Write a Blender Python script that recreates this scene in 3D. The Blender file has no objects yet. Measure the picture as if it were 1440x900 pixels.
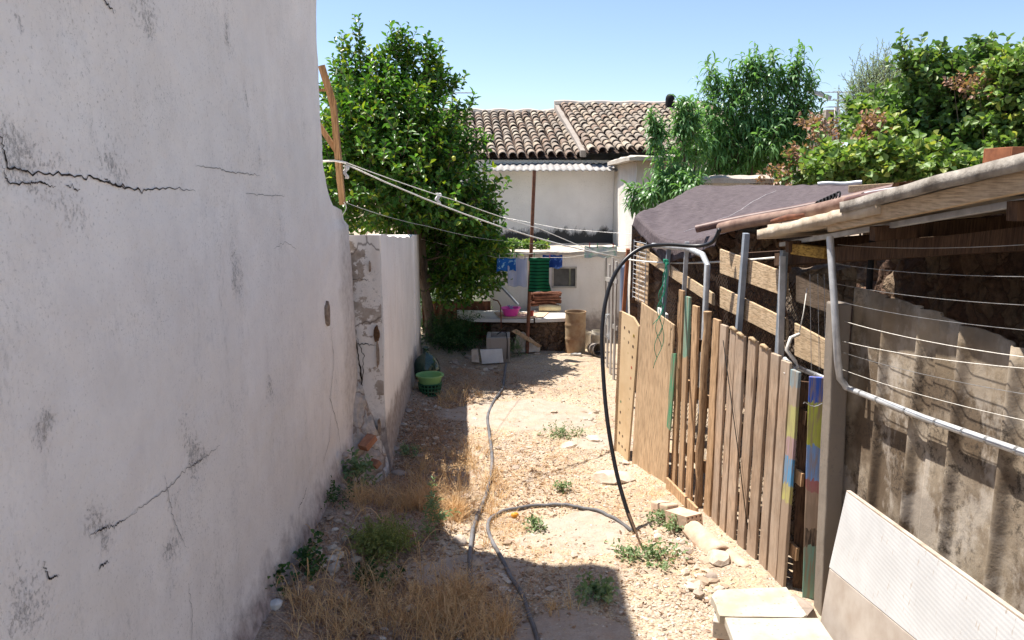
import bpy, math, random
import numpy as np
from mathutils import Vector, Matrix, noise as mnoise
R = math.radians
random.seed(7); rng = np.random.default_rng(7)
S = bpy.context.scene
C = S.collection

# ------------------------------------------------------------------ camera, sky, sun, exposure
PITCH = R(9.9); F = 1060.0; EYE = 2.6
cam_d = bpy.data.cameras.new('camera'); cam = bpy.data.objects.new('camera', cam_d); C.objects.link(cam)
cam_d.sensor_width = 36; cam_d.lens = F/1440*36; cam_d.clip_start = .05; cam_d.clip_end = 2000
cam.location = (0, 0, EYE); cam.rotation_euler = (math.pi/2-PITCH, 0, 0)
S.camera = cam
TOSUN = Vector((-.368, .24, 1)).normalized()
w = bpy.data.worlds.new('World'); S.world = w; w.use_nodes = True
nt = w.node_tree; nt.nodes.clear()
wo = nt.nodes.new('ShaderNodeOutputWorld'); bg = nt.nodes.new('ShaderNodeBackground'); sky = nt.nodes.new('ShaderNodeTexSky')
sky.sky_type = 'NISHITA'; sky.sun_disc = False
sky.sun_elevation = math.asin(TOSUN.z); sky.sun_rotation = math.atan2(TOSUN.x, TOSUN.y)
sky.air_density = 1.0; sky.dust_density = .5; sky.ozone_density = 3.0; sky.altitude = 900
bg.inputs['Strength'].default_value = .108
tint = nt.nodes.new('ShaderNodeMix'); tint.data_type = 'RGBA'; tint.blend_type = 'MULTIPLY'; tint.inputs[0].default_value = 1; tint.inputs[7].default_value = (.99, .925, .89, 1)
nt.links.new(sky.outputs[0], tint.inputs[6]); nt.links.new(tint.outputs[2], bg.inputs[0]); nt.links.new(bg.outputs[0], wo.inputs[0])
sun_d = bpy.data.lights.new('sun', 'SUN'); sun_d.energy = 4.9; sun_d.angle = R(.53); sun_d.color = (1, .94, .86)
sun = bpy.data.objects.new('sun', sun_d); C.objects.link(sun)
sun.rotation_euler = (-TOSUN).to_track_quat('-Z', 'Y').to_euler(); sun.location = TOSUN*60
S.view_settings.view_transform = 'Standard'; S.view_settings.look = 'None'; S.view_settings.gamma = 1
S.view_settings.exposure = 1.0
S.cycles.max_bounces = 8; S.cycles.transparent_max_bounces = 24

# ------------------------------------------------------------------ measuring helpers (photo measurements -> metres)
cs, sn = math.cos(PITCH), math.sin(PITCH)
def ray(px, py):
    a, b = (px-720)/F, (450-py)/F
    return a, cs+b*sn, -sn+b*cs
def at(px, py, Y):
    a, b, c = ray(px, py); t = Y/b
    return Vector((a*t, Y, EYE+c*t))
def gr(px, py, z=0.0):
    a, b, c = ray(px, py); t = (z-EYE)/c
    return Vector((a*t, b*t, z))
def atx(px, py, X):
    a, b, c = ray(px, py); t = X/a
    return Vector((X, b*t, EYE+c*t))

# ------------------------------------------------------------------ node helpers
class NM:
    def __init__(s, name, rough=.85, spec=.3):
        s.m = bpy.data.materials.new(name); s.m.use_nodes = True
        s.t = s.m.node_tree; s.b = s.t.nodes['Principled BSDF']; s.out = s.t.nodes['Material Output']
        s.b.inputs['Roughness'].default_value = rough; s.b.inputs['Specular IOR Level'].default_value = spec
    def n(s, typ, **k):
        x = s.t.nodes.new(typ)
        for a, v in k.items(): setattr(x, a, v)
        return x
    def put(s, sock, v):
        if isinstance(v, (int, float)): sock.default_value = v
        elif isinstance(v, (tuple, list)):
            sock.default_value = tuple(v)+((1,) if len(v) == 3 and sock.type == 'RGBA' else ())
        else: s.t.links.new(v, sock)
    def pos(s): return s.n('ShaderNodeNewGeometry').outputs['Position']
    def obj(s): return s.n('ShaderNodeTexCoord').outputs['Object']
    def isl(s): return s.n('ShaderNodeNewGeometry').outputs['Random Per Island']
    def orand(s): return s.n('ShaderNodeObjectInfo').outputs['Random']
    def sc(s, v, sx, sy, sz, ox=0, oy=0, oz=0):
        x = s.n('ShaderNodeMapping'); s.put(x.inputs[0], v)
        x.inputs['Scale'].default_value = (sx, sy, sz); x.inputs['Location'].default_value = (ox, oy, oz)
        return x.outputs[0]
    def noise(s, v, scale, detail=5, rough=.6, dist=0):
        x = s.n('ShaderNodeTexNoise'); s.put(x.inputs['Vector'], v)
        x.inputs['Scale'].default_value = scale; x.inputs['Detail'].default_value = detail
        x.inputs['Roughness'].default_value = rough; x.inputs['Distortion'].default_value = dist
        return x.outputs['Fac']
    def vor(s, v, scale, feat='F1', out='Distance', rnd=1):
        x = s.n('ShaderNodeTexVoronoi', feature=feat); s.put(x.inputs['Vector'], v)
        x.inputs['Scale'].default_value = scale; x.inputs['Randomness'].default_value = rnd
        return x.outputs[out]
    def ramp(s, f, stops, interp='LINEAR'):
        x = s.n('ShaderNodeValToRGB'); s.put(x.inputs[0], f); cr = x.color_ramp; cr.interpolation = interp
        while len(cr.elements) < len(stops): cr.elements.new(.5)
        for e, (p, c) in zip(cr.elements, stops):
            e.position = p; e.color = (c, c, c, 1) if isinstance(c, (int, float)) else tuple(c)+(1,)
        return x.outputs[0]
    def mix(s, f, a, b, mode='MIX'):
        x = s.n('ShaderNodeMix', data_type='RGBA', blend_type=mode)
        s.put(x.inputs[0], f); s.put(x.inputs[6], a); s.put(x.inputs[7], b)
        return x.outputs[2]
    def math(s, op, a, b=0.0, c=None):
        x = s.n('ShaderNodeMath', operation=op); s.put(x.inputs[0], a); s.put(x.inputs[1], b)
        if c is not None: s.put(x.inputs[2], c)
        return x.outputs[0]
    def sep(s, v):
        x = s.n('ShaderNodeSeparateXYZ'); s.put(x.inputs[0], v); return x.outputs
    def bump(s, h, strength=.5, dist=.01, nrm=None):
        x = s.n('ShaderNodeBump'); s.put(x.inputs['Height'], h)
        x.inputs['Strength'].default_value = strength; x.inputs['Distance'].default_value = dist
        if nrm is not None: s.put(x.inputs['Normal'], nrm)
        s.t.links.new(x.outputs[0], s.b.inputs['Normal']); return x.outputs[0]
    def col(s, c): s.put(s.b.inputs['Base Color'], c); return s
    def near(s, v, p, r, stretch=(1, 1, 1)):      # 1 at p falling to 0 at distance r
        x = s.n('ShaderNodeVectorMath', operation='SUBTRACT'); s.put(x.inputs[0], v); x.inputs[1].default_value = tuple(p)
        y = s.n('ShaderNodeVectorMath', operation='MULTIPLY'); s.put(y.inputs[0], x.outputs[0]); y.inputs[1].default_value = stretch
        z = s.n('ShaderNodeVectorMath', operation='LENGTH'); s.put(z.inputs[0], y.outputs[0])
        q = s.n('ShaderNodeMapRange'); s.put(q.inputs[0], z.outputs['Value']); q.inputs[1].default_value = 0; q.inputs[2].default_value = r
        q.inputs[3].default_value = 1; q.inputs[4].default_value = 0
        return q.outputs[0]

def simple(name, c1, c2=None, rough=.7, spec=.3, scale=8, bump=.2, bd=.004, metal=0, vary=0):
    M = NM(name, rough, spec); v = M.obj(); f = M.noise(v, scale, 6)
    c2 = c2 or tuple(x*.7 for x in c1)
    c = M.ramp(f, [(.35, c2), (.62, c1)])
    if vary: c = M.mix(M.math('MULTIPLY', M.orand(), vary), c, tuple(x*.4 for x in c1))
    M.col(c); M.b.inputs['Metallic'].default_value = metal
    if bump: M.bump(M.noise(v, scale*5, 6), bump, bd)
    return M.m

def wood(name, light, dark, axis='z', grey=None, rough=.85, knots=True):
    M = NM(name, rough, .2); v = M.obj()
    s = {'x': (.9, 14, 14), 'y': (14, .9, 14), 'z': (14, 14, .9)}[axis]
    v2 = M.sc(v, *s); off = M.n('ShaderNodeVectorMath', operation='ADD'); M.put(off.inputs[0], v2)
    cmb = M.n('ShaderNodeCombineXYZ'); r = M.orand(); M.put(cmb.inputs[0], M.math('MULTIPLY', r, 37)); M.put(cmb.inputs[2], M.math('MULTIPLY', r, 13)); M.put(off.inputs[1], cmb.outputs[0])
    v2 = off.outputs[0]
    f = M.noise(v2, 2.2, 8, .62, .4); c = M.ramp(f, [(.3, dark), (.52, light), (.7, tuple(x*.8 for x in light))])
    fine = M.noise(v2, 9, 4, .6); c = M.mix(M.ramp(fine, [(.34, .9), (.55, 0)]), c, tuple(x*.45 for x in dark))
    if grey: c = M.mix(M.ramp(M.noise(v, 2.1, 3), [(.35, .1), (.65, .85)]), c, M.mix(f, tuple(x*.65 for x in grey), grey))
    c = M.mix(M.math('MULTIPLY', r, .35), c, tuple(x*.5 for x in light))
    if knots:
        k = M.vor(M.sc(off.outputs[0], .35, .35, .9), 1.3); c = M.mix(M.ramp(k, [(.05, .8), (.12, 0)]), c, tuple(x*.35 for x in dark))
    bl = M.math('MULTIPLY', M.ramp(M.noise(M.sc(v, 2.2, 2.2, 1), 1.6, 6, .7), [(.48, 0), (.68, .55)]), 1); c = M.mix(bl, c, tuple(x*.55 for x in dark))
    M.col(c); M.bump(M.mix(.5, f, fine), .7, .005); return M.m

# ------------------------------------------------------------------ mesh helpers
def wloc(o):
    v = Vector((0, 0, 0))
    while o is not None: v = v+o.location; o = o.parent
    return v
class MB:
    def __init__(s): s.v = []; s.f = []; s.arr = []
    def add(s, vs, fs):
        k = len(s.v); s.v += [tuple(p) for p in vs]; s.f += [tuple(i+k for i in f) for f in fs]; return s
    def box(s, lo, hi, M=None, j=0):
        x0, y0, z0 = lo; x1, y1, z1 = hi
        vs = [Vector(p) for p in ((x0,y0,z0),(x1,y0,z0),(x1,y1,z0),(x0,y1,z0),(x0,y0,z1),(x1,y0,z1),(x1,y1,z1),(x0,y1,z1))]
        if j: vs = [p+Vector((random.uniform(-j, j),)*1+(random.uniform(-j, j), random.uniform(-j, j))) for p in vs]
        if M is not None: vs = [M @ p for p in vs]
        return s.add(vs, [(0,3,2,1),(4,5,6,7),(0,1,5,4),(1,2,6,5),(2,3,7,6),(3,0,4,7)])
    def bar(s, a, b, wd, th, up=(0, 0, 1), j=0, seg=1):      # rectangular bar from a to b; wd along 'side', th along up-ish
        a = Vector(a); b = Vector(b); d = (b-a).normalized(); up = Vector(up); sd = d.cross(up).normalized(); u = sd.cross(d).normalized()
        rows = []
        for i in range(seg+1):
            c = a.lerp(b, i/seg); jj = lambda: random.uniform(-j, j)
            rows.append([c+sd*(sx*wd/2+jj())+u*(sz*th/2+jj()) for sx, sz in ((-1,-1),(1,-1),(1,1),(-1,1))])
        vs = [p for r in rows for p in r]; fs = [(3, 2, 1, 0), tuple(4*seg+k for k in range(4))]
        for i in range(seg):
            for k in range(4): fs.append((4*i+k, 4*i+(k+1) % 4, 4*i+4+(k+1) % 4, 4*i+4+k))
        return s.add(vs, fs)
    def tube(s, pts, r, n=8, caps=True, r2=None, hollow=False):
        pts = [Vector(p) for p in pts]; m = len(pts); rr = r if isinstance(r, (list, tuple)) else [r]*m
        if r2 is not None: rr = [r+(r2-r)*i/(m-1) for i in range(m)]
        t0 = (pts[1]-pts[0]).normalized(); ref = Vector((0, 0, 1)) if abs(t0.z) < .9 else Vector((1, 0, 0))
        u = t0.cross(ref).normalized(); vs = []
        for i, p in enumerate(pts):
            t = (pts[min(i+1, m-1)]-pts[max(i-1, 0)]).normalized()
            u = (u-t*u.dot(t)).normalized(); v = t.cross(u)
            for k in range(n):
                a = 2*math.pi*k/n; vs.append(p+(u*math.cos(a)+v*math.sin(a))*rr[i])
        fs = []
        for i in range(m-1):
            for k in range(n): fs.append((i*n+k, i*n+(k+1) % n, i*n+n+(k+1) % n, i*n+n+k))
        if caps and n > 2: fs += [tuple(range(n))[::-1], tuple((m-1)*n+k for k in range(n))]
        return s.add(vs, fs)
    def lathe(s, c, prof, n=24):
        c = Vector(c); vs = []; fs = []; m = len(prof)
        for r, z in prof:
            for k in range(n):
                a = 2*math.pi*k/n; vs.append(c+Vector((r*math.cos(a), r*math.sin(a), z)))
        for i in range(m-1):
            for k in range(n): fs.append((i*n+k, i*n+(k+1) % n, i*n+n+(k+1) % n, i*n+n+k))
        return s.add(vs, fs)
    def grid(s, fn, nu, nv):
        vs = [fn(i/nu, j/nv) for j in range(nv+1) for i in range(nu+1)]
        return s.add(vs, [(j*(nu+1)+i, j*(nu+1)+i+1, (j+1)*(nu+1)+i+1, (j+1)*(nu+1)+i) for j in range(nv) for i in range(nu)])
    def rock(s, c, r, seed=0, sq=(1, 1, .7), rot=0, ang=.5):
        import bmesh
        bm = bmesh.new(); bmesh.ops.create_icosphere(bm, subdivisions=2, radius=1)
        rnd = random.Random(seed); cuts = [(Vector((rnd.gauss(0, 1), rnd.gauss(0, 1), rnd.gauss(0, 1))).normalized(), rnd.uniform(.55, .9)) for _ in range(7)]
        vs = []
        for v in bm.verts:
            p = v.co.copy()
            for nn, dd in cuts:
                q = p.dot(nn)
                if q > dd: p = p-nn*(q-dd)*ang*1.8 if ang < .55 else p-nn*(q-dd)
            p += Vector(mnoise.noise_vector(p*1.7+Vector((seed, 0, 0))))*.12
            p = Vector((p.x*sq[0], p.y*sq[1], p.z*sq[2]))*r
            cr, sr = math.cos(rot), math.sin(rot)
            vs.append(Vector(c)+Vector((p.x*cr-p.y*sr, p.x*sr+p.y*cr, p.z)))
        fs = [tuple(l.index for l in f.verts) for f in bm.faces]; bm.free()
        return s.add(vs, fs)
    def build(s, name, mat, parent=None, smooth=False, bevel=0, label=None, cat=None, group=None, kind=None, solid=0, origin=None):
        me = bpy.data.meshes.new(name)
        V = np.array(s.v, dtype=np.float64).reshape(-1, 3)
        if parent is not None: o0 = np.array(wloc(parent))
        elif origin is not None: o0 = np.array(origin)
        else: o0 = np.array([(V[:, 0].min()+V[:, 0].max())/2, (V[:, 1].min()+V[:, 1].max())/2, V[:, 2].min()])
        V = V-o0
        me.from_pydata([tuple(p) for p in V], [], s.f); me.update()
        o = bpy.data.objects.new(name, me); C.objects.link(o)
        if parent is not None: o.parent = parent
        else: o.location = tuple(o0)
        for mm in (mat if isinstance(mat, (list, tuple)) else [mat]): me.materials.append(mm)
        if smooth:
            me.polygons.foreach_set('use_smooth', [True]*len(me.polygons))
            if smooth != True:
                me.set_sharp_from_angle(angle=R(smooth))
        if solid: q = o.modifiers.new('solid', 'SOLIDIFY'); q.thickness = solid; q.offset = 0
        if bevel: q = o.modifiers.new('bevel', 'BEVEL'); q.width = bevel; q.segments = 2; q.limit_method = 'ANGLE'
        tag(o, label, cat, group, kind); return o
def tag(o, label=None, cat=None, group=None, kind=None):
    for k, v in (('label', label), ('category', cat), ('group', group), ('kind', kind)):
        if v: o[k] = v
    return o
def thing(name, label, cat, loc, group=None):
    o = bpy.data.objects.new(name, None); C.objects.link(o); o.location = tuple(loc); o.empty_display_size = .2
    return tag(o, label, cat, group)
def np_mesh(name, V, faces, mat, parent=None, origin=None, **k):       # V (n,3), faces (m,k) same arity
    me = bpy.data.meshes.new(name); o0 = np.array(wloc(parent)) if parent is not None else (np.array(origin) if origin is not None else np.zeros(3))
    V = (V-o0).astype(np.float32); n, m, a = len(V), len(faces), faces.shape[1]
    me.vertices.add(n); me.vertices.foreach_set('co', V.ravel())
    me.loops.add(m*a); me.loops.foreach_set('vertex_index', faces.astype(np.int32).ravel())
    me.polygons.add(m); me.polygons.foreach_set('loop_start', np.arange(0, m*a, a, dtype=np.int32))
    me.update(calc_edges=True); me.validate()
    if k.get('flat'): me.polygons.foreach_set('use_smooth', [False]*m)
    o = bpy.data.objects.new(name, me); C.objects.link(o)
    for mm in (mat if isinstance(mat, (list, tuple)) else [mat]): me.materials.append(mm)
    if parent is not None: o.parent = parent
    else: o.location = tuple(o0)
    return tag(o, k.get('label'), k.get('cat'), k.get('group'), k.get('kind'))
def fbm(x, y, z=0, s=1, o=4):
    return mnoise.fractal(Vector((x*s, y*s, z*s)), .9, 2.1, o)
def vnoise(X, Y, seed=0):                              # vectorised value noise in [-1,1]
    r = np.random.default_rng(seed).uniform(-1, 1, (256, 256))
    xi = np.floor(X).astype(int); yi = np.floor(Y).astype(int); fx = X-xi; fy = Y-yi
    fx = fx*fx*(3-2*fx); fy = fy*fy*(3-2*fy); g = lambda a, b: r[a % 256, b % 256]
    return (g(xi, yi)*(1-fx)+g(xi+1, yi)*fx)*(1-fy)+(g(xi, yi+1)*(1-fx)+g(xi+1, yi+1)*fx)*fy
def vfbm(X, Y, s, o=5, seed=0):
    t = 0; a = 1; n = 0
    for k in range(o): t = t+a*vnoise(X*s*2.03**k+k*17.3, Y*s*2.03**k+k*9.1, seed+k); n += a; a *= .5
    return t/n
def smooth01(x): x = np.clip(x, 0, 1); return x*x*(3-2*x)

# ------------------------------------------------------------------ ground height
def gz(x, y):
    x = np.asarray(x, float); y = np.asarray(y, float)
    z = .045*vfbm(x, y, .9, 3, 3)+.02*vfbm(x, y, 4, 3, 11)+.010*vfbm(x, y, 14, 3, 23)
    z = z+.20*smooth01((-.85-x)/.55)*smooth01((6.6-y)/1.2)                 # heap at the foot of the big wall
    z = z+.10*smooth01((-.95-x)/.4)*smooth01((y-6.5)/.6)
    z = z+.06*smooth01((x-1.0)/.5)*smooth01((8-y)/1)
    d = np.hypot(x, y-8); return z*np.clip(1.5-d/14, 0.05, 1)
def gzf(x, y): return float(gz(np.array([x]), np.array([y]))[0])
PATCH = [(gr(735, 583), .95, .55), (gr(815, 752), .38, .42), (gr(640, 800), .5, .2), (gr(800, 890), .35, .25), (gr(850, 620), .35, .25), (gr(770, 760), .3, .15)]
def patchmask(x, y):
    m = np.zeros_like(x); n = vfbm(x, y, 3.2, 4, 71)
    for p, rx, ry in PATCH:
        d = np.sqrt(((x-p.x)/rx)**2+((y-p.y)/ry)**2)+n*.35
        m = np.maximum(m, smooth01((1.08-d)/.16))
    return m

# ------------------------------------------------------------------ materials
def m_ground():
    M = NM('dirt', .95, .1); v = M.pos()
    big = M.noise(v, 1.3, 5, .6); mid = M.noise(v, 7, 6, .65); fine = M.noise(v, 55, 5, .7)
    c = M.ramp(big, [(.35, (.36, .275, .205)), (.5, (.44, .36, .28)), (.65, (.52, .44, .345))])
    c = M.mix(M.ramp(mid, [(.42, 0), (.62, .7)]), c, (.55, .43, .27))
    c = M.mix(M.ramp(fine, [(.36, .75), (.56, 0)]), c, (.21, .14, .095))
    ve = M.vor(v, 42, 'F1', 'Color'); vd = M.vor(v, 42); peb = M.ramp(vd, [(.28, 1), (.42, 0)])
    sp = M.sep(ve); pm = M.math('MULTIPLY', peb, M.ramp(sp[0], [(.45, 0), (.5, 1)]))
    pc = M.ramp(sp[1], [(0, (.34, .255, .19)), (.5, (.50, .43, .35)), (1, (.64, .585, .50))])
    c = M.mix(M.math('MULTIPLY', pm, .85), c, pc)
    at_ = M.n('ShaderNodeAttribute', attribute_name='patch').outputs['Fac']
    edge = M.math('ADD', at_, M.math('MULTIPLY', M.math('SUBTRACT', mid, .5), 1.1)); pk = M.ramp(edge, [(.4, 0), (.62, .8)])
    conc = M.ramp(M.noise(v, 9, 8, .7), [(.3, (.31, .25, .20)), (.6, (.44, .37, .31))])
    conc = M.mix(M.ramp(M.noise(v, 60, 4), [(.35, .5), (.45, 0)]), conc, (.33, .27, .24))
    # hairline cracks of the old concrete
    conc = M.mix(M.ramp(M.noise(v, 3.1, 6, .7), [(.5, 0), (.62, .6)]), conc, (.47, .34, .25))
    c = M.mix(pk, c, conc)
    lit = M.n('ShaderNodeAttribute', attribute_name='litter').outputs['Fac']
    lf = M.math('MULTIPLY', lit, M.ramp(mid, [(.3, .5), (.6, 1)])); c = M.mix(lf, c, M.ramp(fine, [(.35, (.17, .11, .08)), (.65, (.42, .30, .225))]))
    M.col(c)
    h = M.math('ADD', M.math('MULTIPLY', fine, .5), M.math('MULTIPLY', pm, .7)); h = M.math('MULTIPLY', h, M.math('SUBTRACT', 1, M.math('MULTIPLY', pk, .75)))
    M.bump(h, .8, .012); return M.m

def m_wallA():
    M = NM('whitewash', .92, .15); v = M.pos()
    big = M.noise(v, .9, 5, .6); c = M.ramp(big, [(.35, (.78, .73, .685)), (.6, (.87, .82, .775))])
    c = M.mix(M.ramp(M.noise(v, 2.6, 5, .65), [(.5, 0), (.75, .35)]), c, (.68, .60, .55))
    streak = M.noise(M.sc(v, 7, 7, 1.0), 1.3, 6, .65); reg = M.noise(v, 1.1, 3, .6)
    sp = M.noise(M.sc(v, 1, 1, .55), 38, 5, .75)
    m = M.math('MULTIPLY', M.ramp(reg, [(.42, 0), (.62, 1)]), M.ramp(streak, [(.45, 0), (.68, 1)]))
    m = M.math('MULTIPLY', m, M.ramp(sp, [(.5, 0), (.62, 1)])); c = M.mix(M.math('MULTIPLY', m, .42), c, (.25, .235, .22))
    m2 = M.math('MULTIPLY', M.ramp(reg, [(.4, 0), (.7, 1)]), M.ramp(streak, [(.45, 0), (.8, .16)])); c = M.mix(m2, c, (.42, .41, .40))
    m3 = M.math('MULTIPLY', M.ramp(M.noise(v, 2.2, 3), [(.50, 0), (.66, 1)]), M.ramp(M.noise(v, 90, 3, .7), [(.6, 0), (.68, 1)])); c = M.mix(M.math('MULTIPLY', m3, .6), c, (.14, .13, .12))
    gr_ = M.noise(M.sc(v, 1, 1, .8), 75, 5, .8); c = M.mix(M.math('MULTIPLY', M.ramp(gr_, [(.57, 0), (.66, 1)]), M.ramp(M.noise(v, .8, 4, .6), [(.35, .15), (.62, .8)])), c, (.32, .29, .26))
    c = M.mix(M.ramp(M.noise(v, 5, 7, .7), [(.45, 0), (.7, .35)]), c, (.66, .61, .57))
    # mould spots where the photo has them
    tot = 0; tnw = M.n('ShaderNodeTexNoise'); M.put(tnw.inputs['Vector'], v); tnw.inputs['Scale'].default_value = 3.5; tnw.inputs['Detail'].default_value = 5; vw = M.n('ShaderNodeVectorMath', operation='MULTIPLY_ADD'); M.put(vw.inputs[0], tnw.outputs['Color']); vw.inputs[1].default_value = (.5, .5, .5); M.put(vw.inputs[2], v); vw = vw.outputs[0]
    for (px, py, r, st) in ((28, 232, .20, (1, .8, 2.2)), (60, 245, .2, (1, .7, 3)), (145, 768, .17, (1, 2, .8)), (365, 222, .1, (1, 1, .9)), (345, 120, .13, (1, 2, .6)), (350, 175, .12, (1, 2, .6)), (270, 640, .24, (1, 1.5, .6)), (378, 560, .22, (1, 1.5, .6)), (15, 25, .06, (1, 1.6, .7)), (70, 20, .04, (1, 1.6, .7)), (90, 310, .16, (1, 1, 1)), (75, 610, .12, (1, 1.5, .7)), (40, 830, .2, (1, 1, 1)), (150, 230, .18, (1, .8, 2)), (320, 60, .2, (1, 2, .5)), (395, 745, .12, (1, 2, .6)), (240, 760, .2, (1, 2, .5)), (330, 380, .25, (1, 2, .5)), (210, 15, .25, (1, 1, 1.4))):
        p = atx(px, py, -1.45)+Vector((.25, .25, .25)); a = M.near(vw, p, r*1.1, (1, st[1]**.4, st[2]**.5))
        tot = a if isinstance(tot, int) else M.math('MAXIMUM', tot, a)
    mm = M.math('ADD', tot, M.math('MULTIPLY', M.math('SUBTRACT', M.noise(M.sc(v, 1, 1, .8), 58, 8, .85), .60), 4.2))
    c = M.mix(M.math('MULTIPLY', M.math('MULTIPLY', M.ramp(mm, [(.34, 0), (.66, 1)]), .55), M.ramp(tot, [(.03, 0), (.3, 1)])), c, (.075, .066, .062))
    # rising damp and bare render near the ground
    z = M.sep(v)[2]; y = M.sep(v)[1]
    dn = M.math('ADD', z, M.math('MULTIPLY', M.noise(v, 5, 6, .7), -.5))
    dm = M.ramp(dn, [(.0, 1), (.22, 0)]); c = M.mix(M.math('MULTIPLY', dm, .85), c, M.ramp(M.noise(v, 18, 5), [(.35, (.15, .11, .10)), (.65, (.42, .34, .31))]))
    ev = M.math('ADD', M.math('SUBTRACT', y, 6.36), M.math('MULTIPLY', M.noise(v, 6, 6, .7), .42))
    em = M.ramp(ev, [(.05, 0), (.24, 1)]); c = M.mix(M.math('MULTIPLY', em, .6), c, M.ramp(M.noise(v, 14, 6, .7), [(.35, (.34, .29, .26)), (.6, (.60, .56, .52))]))
    M.col(c); b1 = M.bump(M.noise(v, 6, 4, .5), .5, .03)
    M.bump(M.math('ADD', M.noise(v, 60, 5, .7), M.math('MULTIPLY', M.ramp(mm, [(.3, 0), (.5, 1)]), -.4)), .6, .006, b1); return M.m

def m_plaster(name, base=(.70, .68, .66), warm=(.55, .47, .40), dirt=.5, peel=.0, basez=None, mould=None, top=None):
    M = NM(name, .92, .15); v = M.pos()
    c = M.ramp(M.noise(v, 1.5, 6, .6), [(.35, tuple(x*.9 for x in base)), (.6, base)])
    c = M.mix(M.ramp(M.noise(M.sc(v, 3, 3, .6), 1.5, 6, .65), [(.5, 0), (.72, dirt)]), c, warm)
    c = M.mix(M.math('MULTIPLY', M.math('MULTIPLY', M.ramp(M.noise(v, 1.7, 3), [(.45, 0), (.6, 1)]), M.ramp(M.noise(v, 45, 5, .75), [(.55, 0), (.65, 1)])), dirt), c, (.16, .14, .13))
    if peel:
        pf = M.math('ADD', M.noise(v, 3.5, 8, .7), M.math('MULTIPLY', M.noise(v, 1.1, 2), .4)); pm = M.ramp(pf, [(.82-peel*.25, 0), (.84-peel*.25, 1)])
        c = M.mix(pm, c, M.ramp(M.noise(v, 12, 5), [(.35, (.30, .24, .19)), (.65, (.48, .41, .35))]))
        ck = M.vor(M.mix(.12, v, M.n('ShaderNodeTexNoise').outputs['Color']), 1.6, 'DISTANCE_TO_EDGE'); c = M.mix(M.ramp(ck, [(.004, .7), (.014, 0)]), c, (.13, .10, .08))
    z = M.sep(v)[2]
    if basez is not None:
        dn = M.math('ADD', M.math('SUBTRACT', z, basez), M.math('MULTIPLY', M.noise(v, 4, 6, .7), -.55)); c = M.mix(M.ramp(dn, [(.0, .8), (.16, 0)]), c, M.ramp(M.noise(v, 15, 5), [(.35, (.17, .13, .11)), (.65, (.40, .33, .29))]))
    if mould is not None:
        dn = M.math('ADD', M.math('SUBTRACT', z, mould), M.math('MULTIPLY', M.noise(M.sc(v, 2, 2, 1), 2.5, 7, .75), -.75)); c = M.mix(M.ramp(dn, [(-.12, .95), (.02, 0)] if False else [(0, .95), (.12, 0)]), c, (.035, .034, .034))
    if top is not None:
        dn = M.math('ADD', M.math('SUBTRACT', z, top), M.math('MULTIPLY', M.noise(M.sc(v, 6, 6, .8), 2, 6, .7), .5)); c = M.mix(M.ramp(dn, [(.15, 0), (.45, .8)]), c, (.40, .31, .23))
    M.col(c); b1 = M.bump(M.noise(v, 7, 5), .4, .02); M.bump(M.noise(v, 50, 5, .7), .35, .004, b1); return M.m

def m_stone(name, cols, scale=7, bumpd=.04, mortar=(.30, .23, .18)):
    M = NM(name, .95, .1); v = M.pos(); tn = M.n('ShaderNodeTexNoise'); M.put(tn.inputs['Vector'], v); tn.inputs['Scale'].default_value = 6; tn.inputs['Detail'].default_value = 5; vv = M.mix(.16, v, tn.outputs['Color'])
    d = M.vor(vv, scale, 'DISTANCE_TO_EDGE'); cc = M.sep(M.vor(vv, scale, 'F1', 'Color'))
    c = M.ramp(cc[0], [(i/(len(cols)-1), q) for i, q in enumerate(cols)])
    c = M.mix(M.ramp(M.noise(v, 22, 6, .7), [(.35, .6), (.6, 0)]), c, tuple(x*.45 for x in cols[0]))
    mm = M.ramp(M.math('ADD', d, M.math('MULTIPLY', M.noise(v, 18, 4), .06)), [(.035, .8), (.075, 0)]); c = M.mix(mm, c, mortar); M.col(c)
    M.bump(M.math('ADD', M.ramp(d, [(0, 0), (.2, 1)]), M.noise(v, 25, 5, .7)), 1, bumpd); return M.m

def m_leaf(name, cols, rough=.4, trans=.28, spec=.4, tint=(1.5, 1.7, .7)):
    M = NM(name, rough, spec); i = M.isl()
    c = M.ramp(i, [(k/(len(cols)-1)*.98, q) for k, q in enumerate(cols)]); c = M.mix(M.ramp(M.noise(M.pos(), 2.2, 3), [(.4, 0), (.65, .45)]), c, cols[-2])
    M.col(c); tr = M.n('ShaderNodeBsdfTranslucent'); M.put(tr.inputs[0], M.mix(1, c, tint, 'MULTIPLY'))
    mx = M.n('ShaderNodeMixShader'); mx.inputs[0].default_value = trans
    M.t.links.new(M.b.outputs[0], mx.inputs[1]); M.t.links.new(tr.outputs[0], mx.inputs[2]); M.t.links.new(mx.outputs[0], M.out.inputs[0]); return M.m

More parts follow.
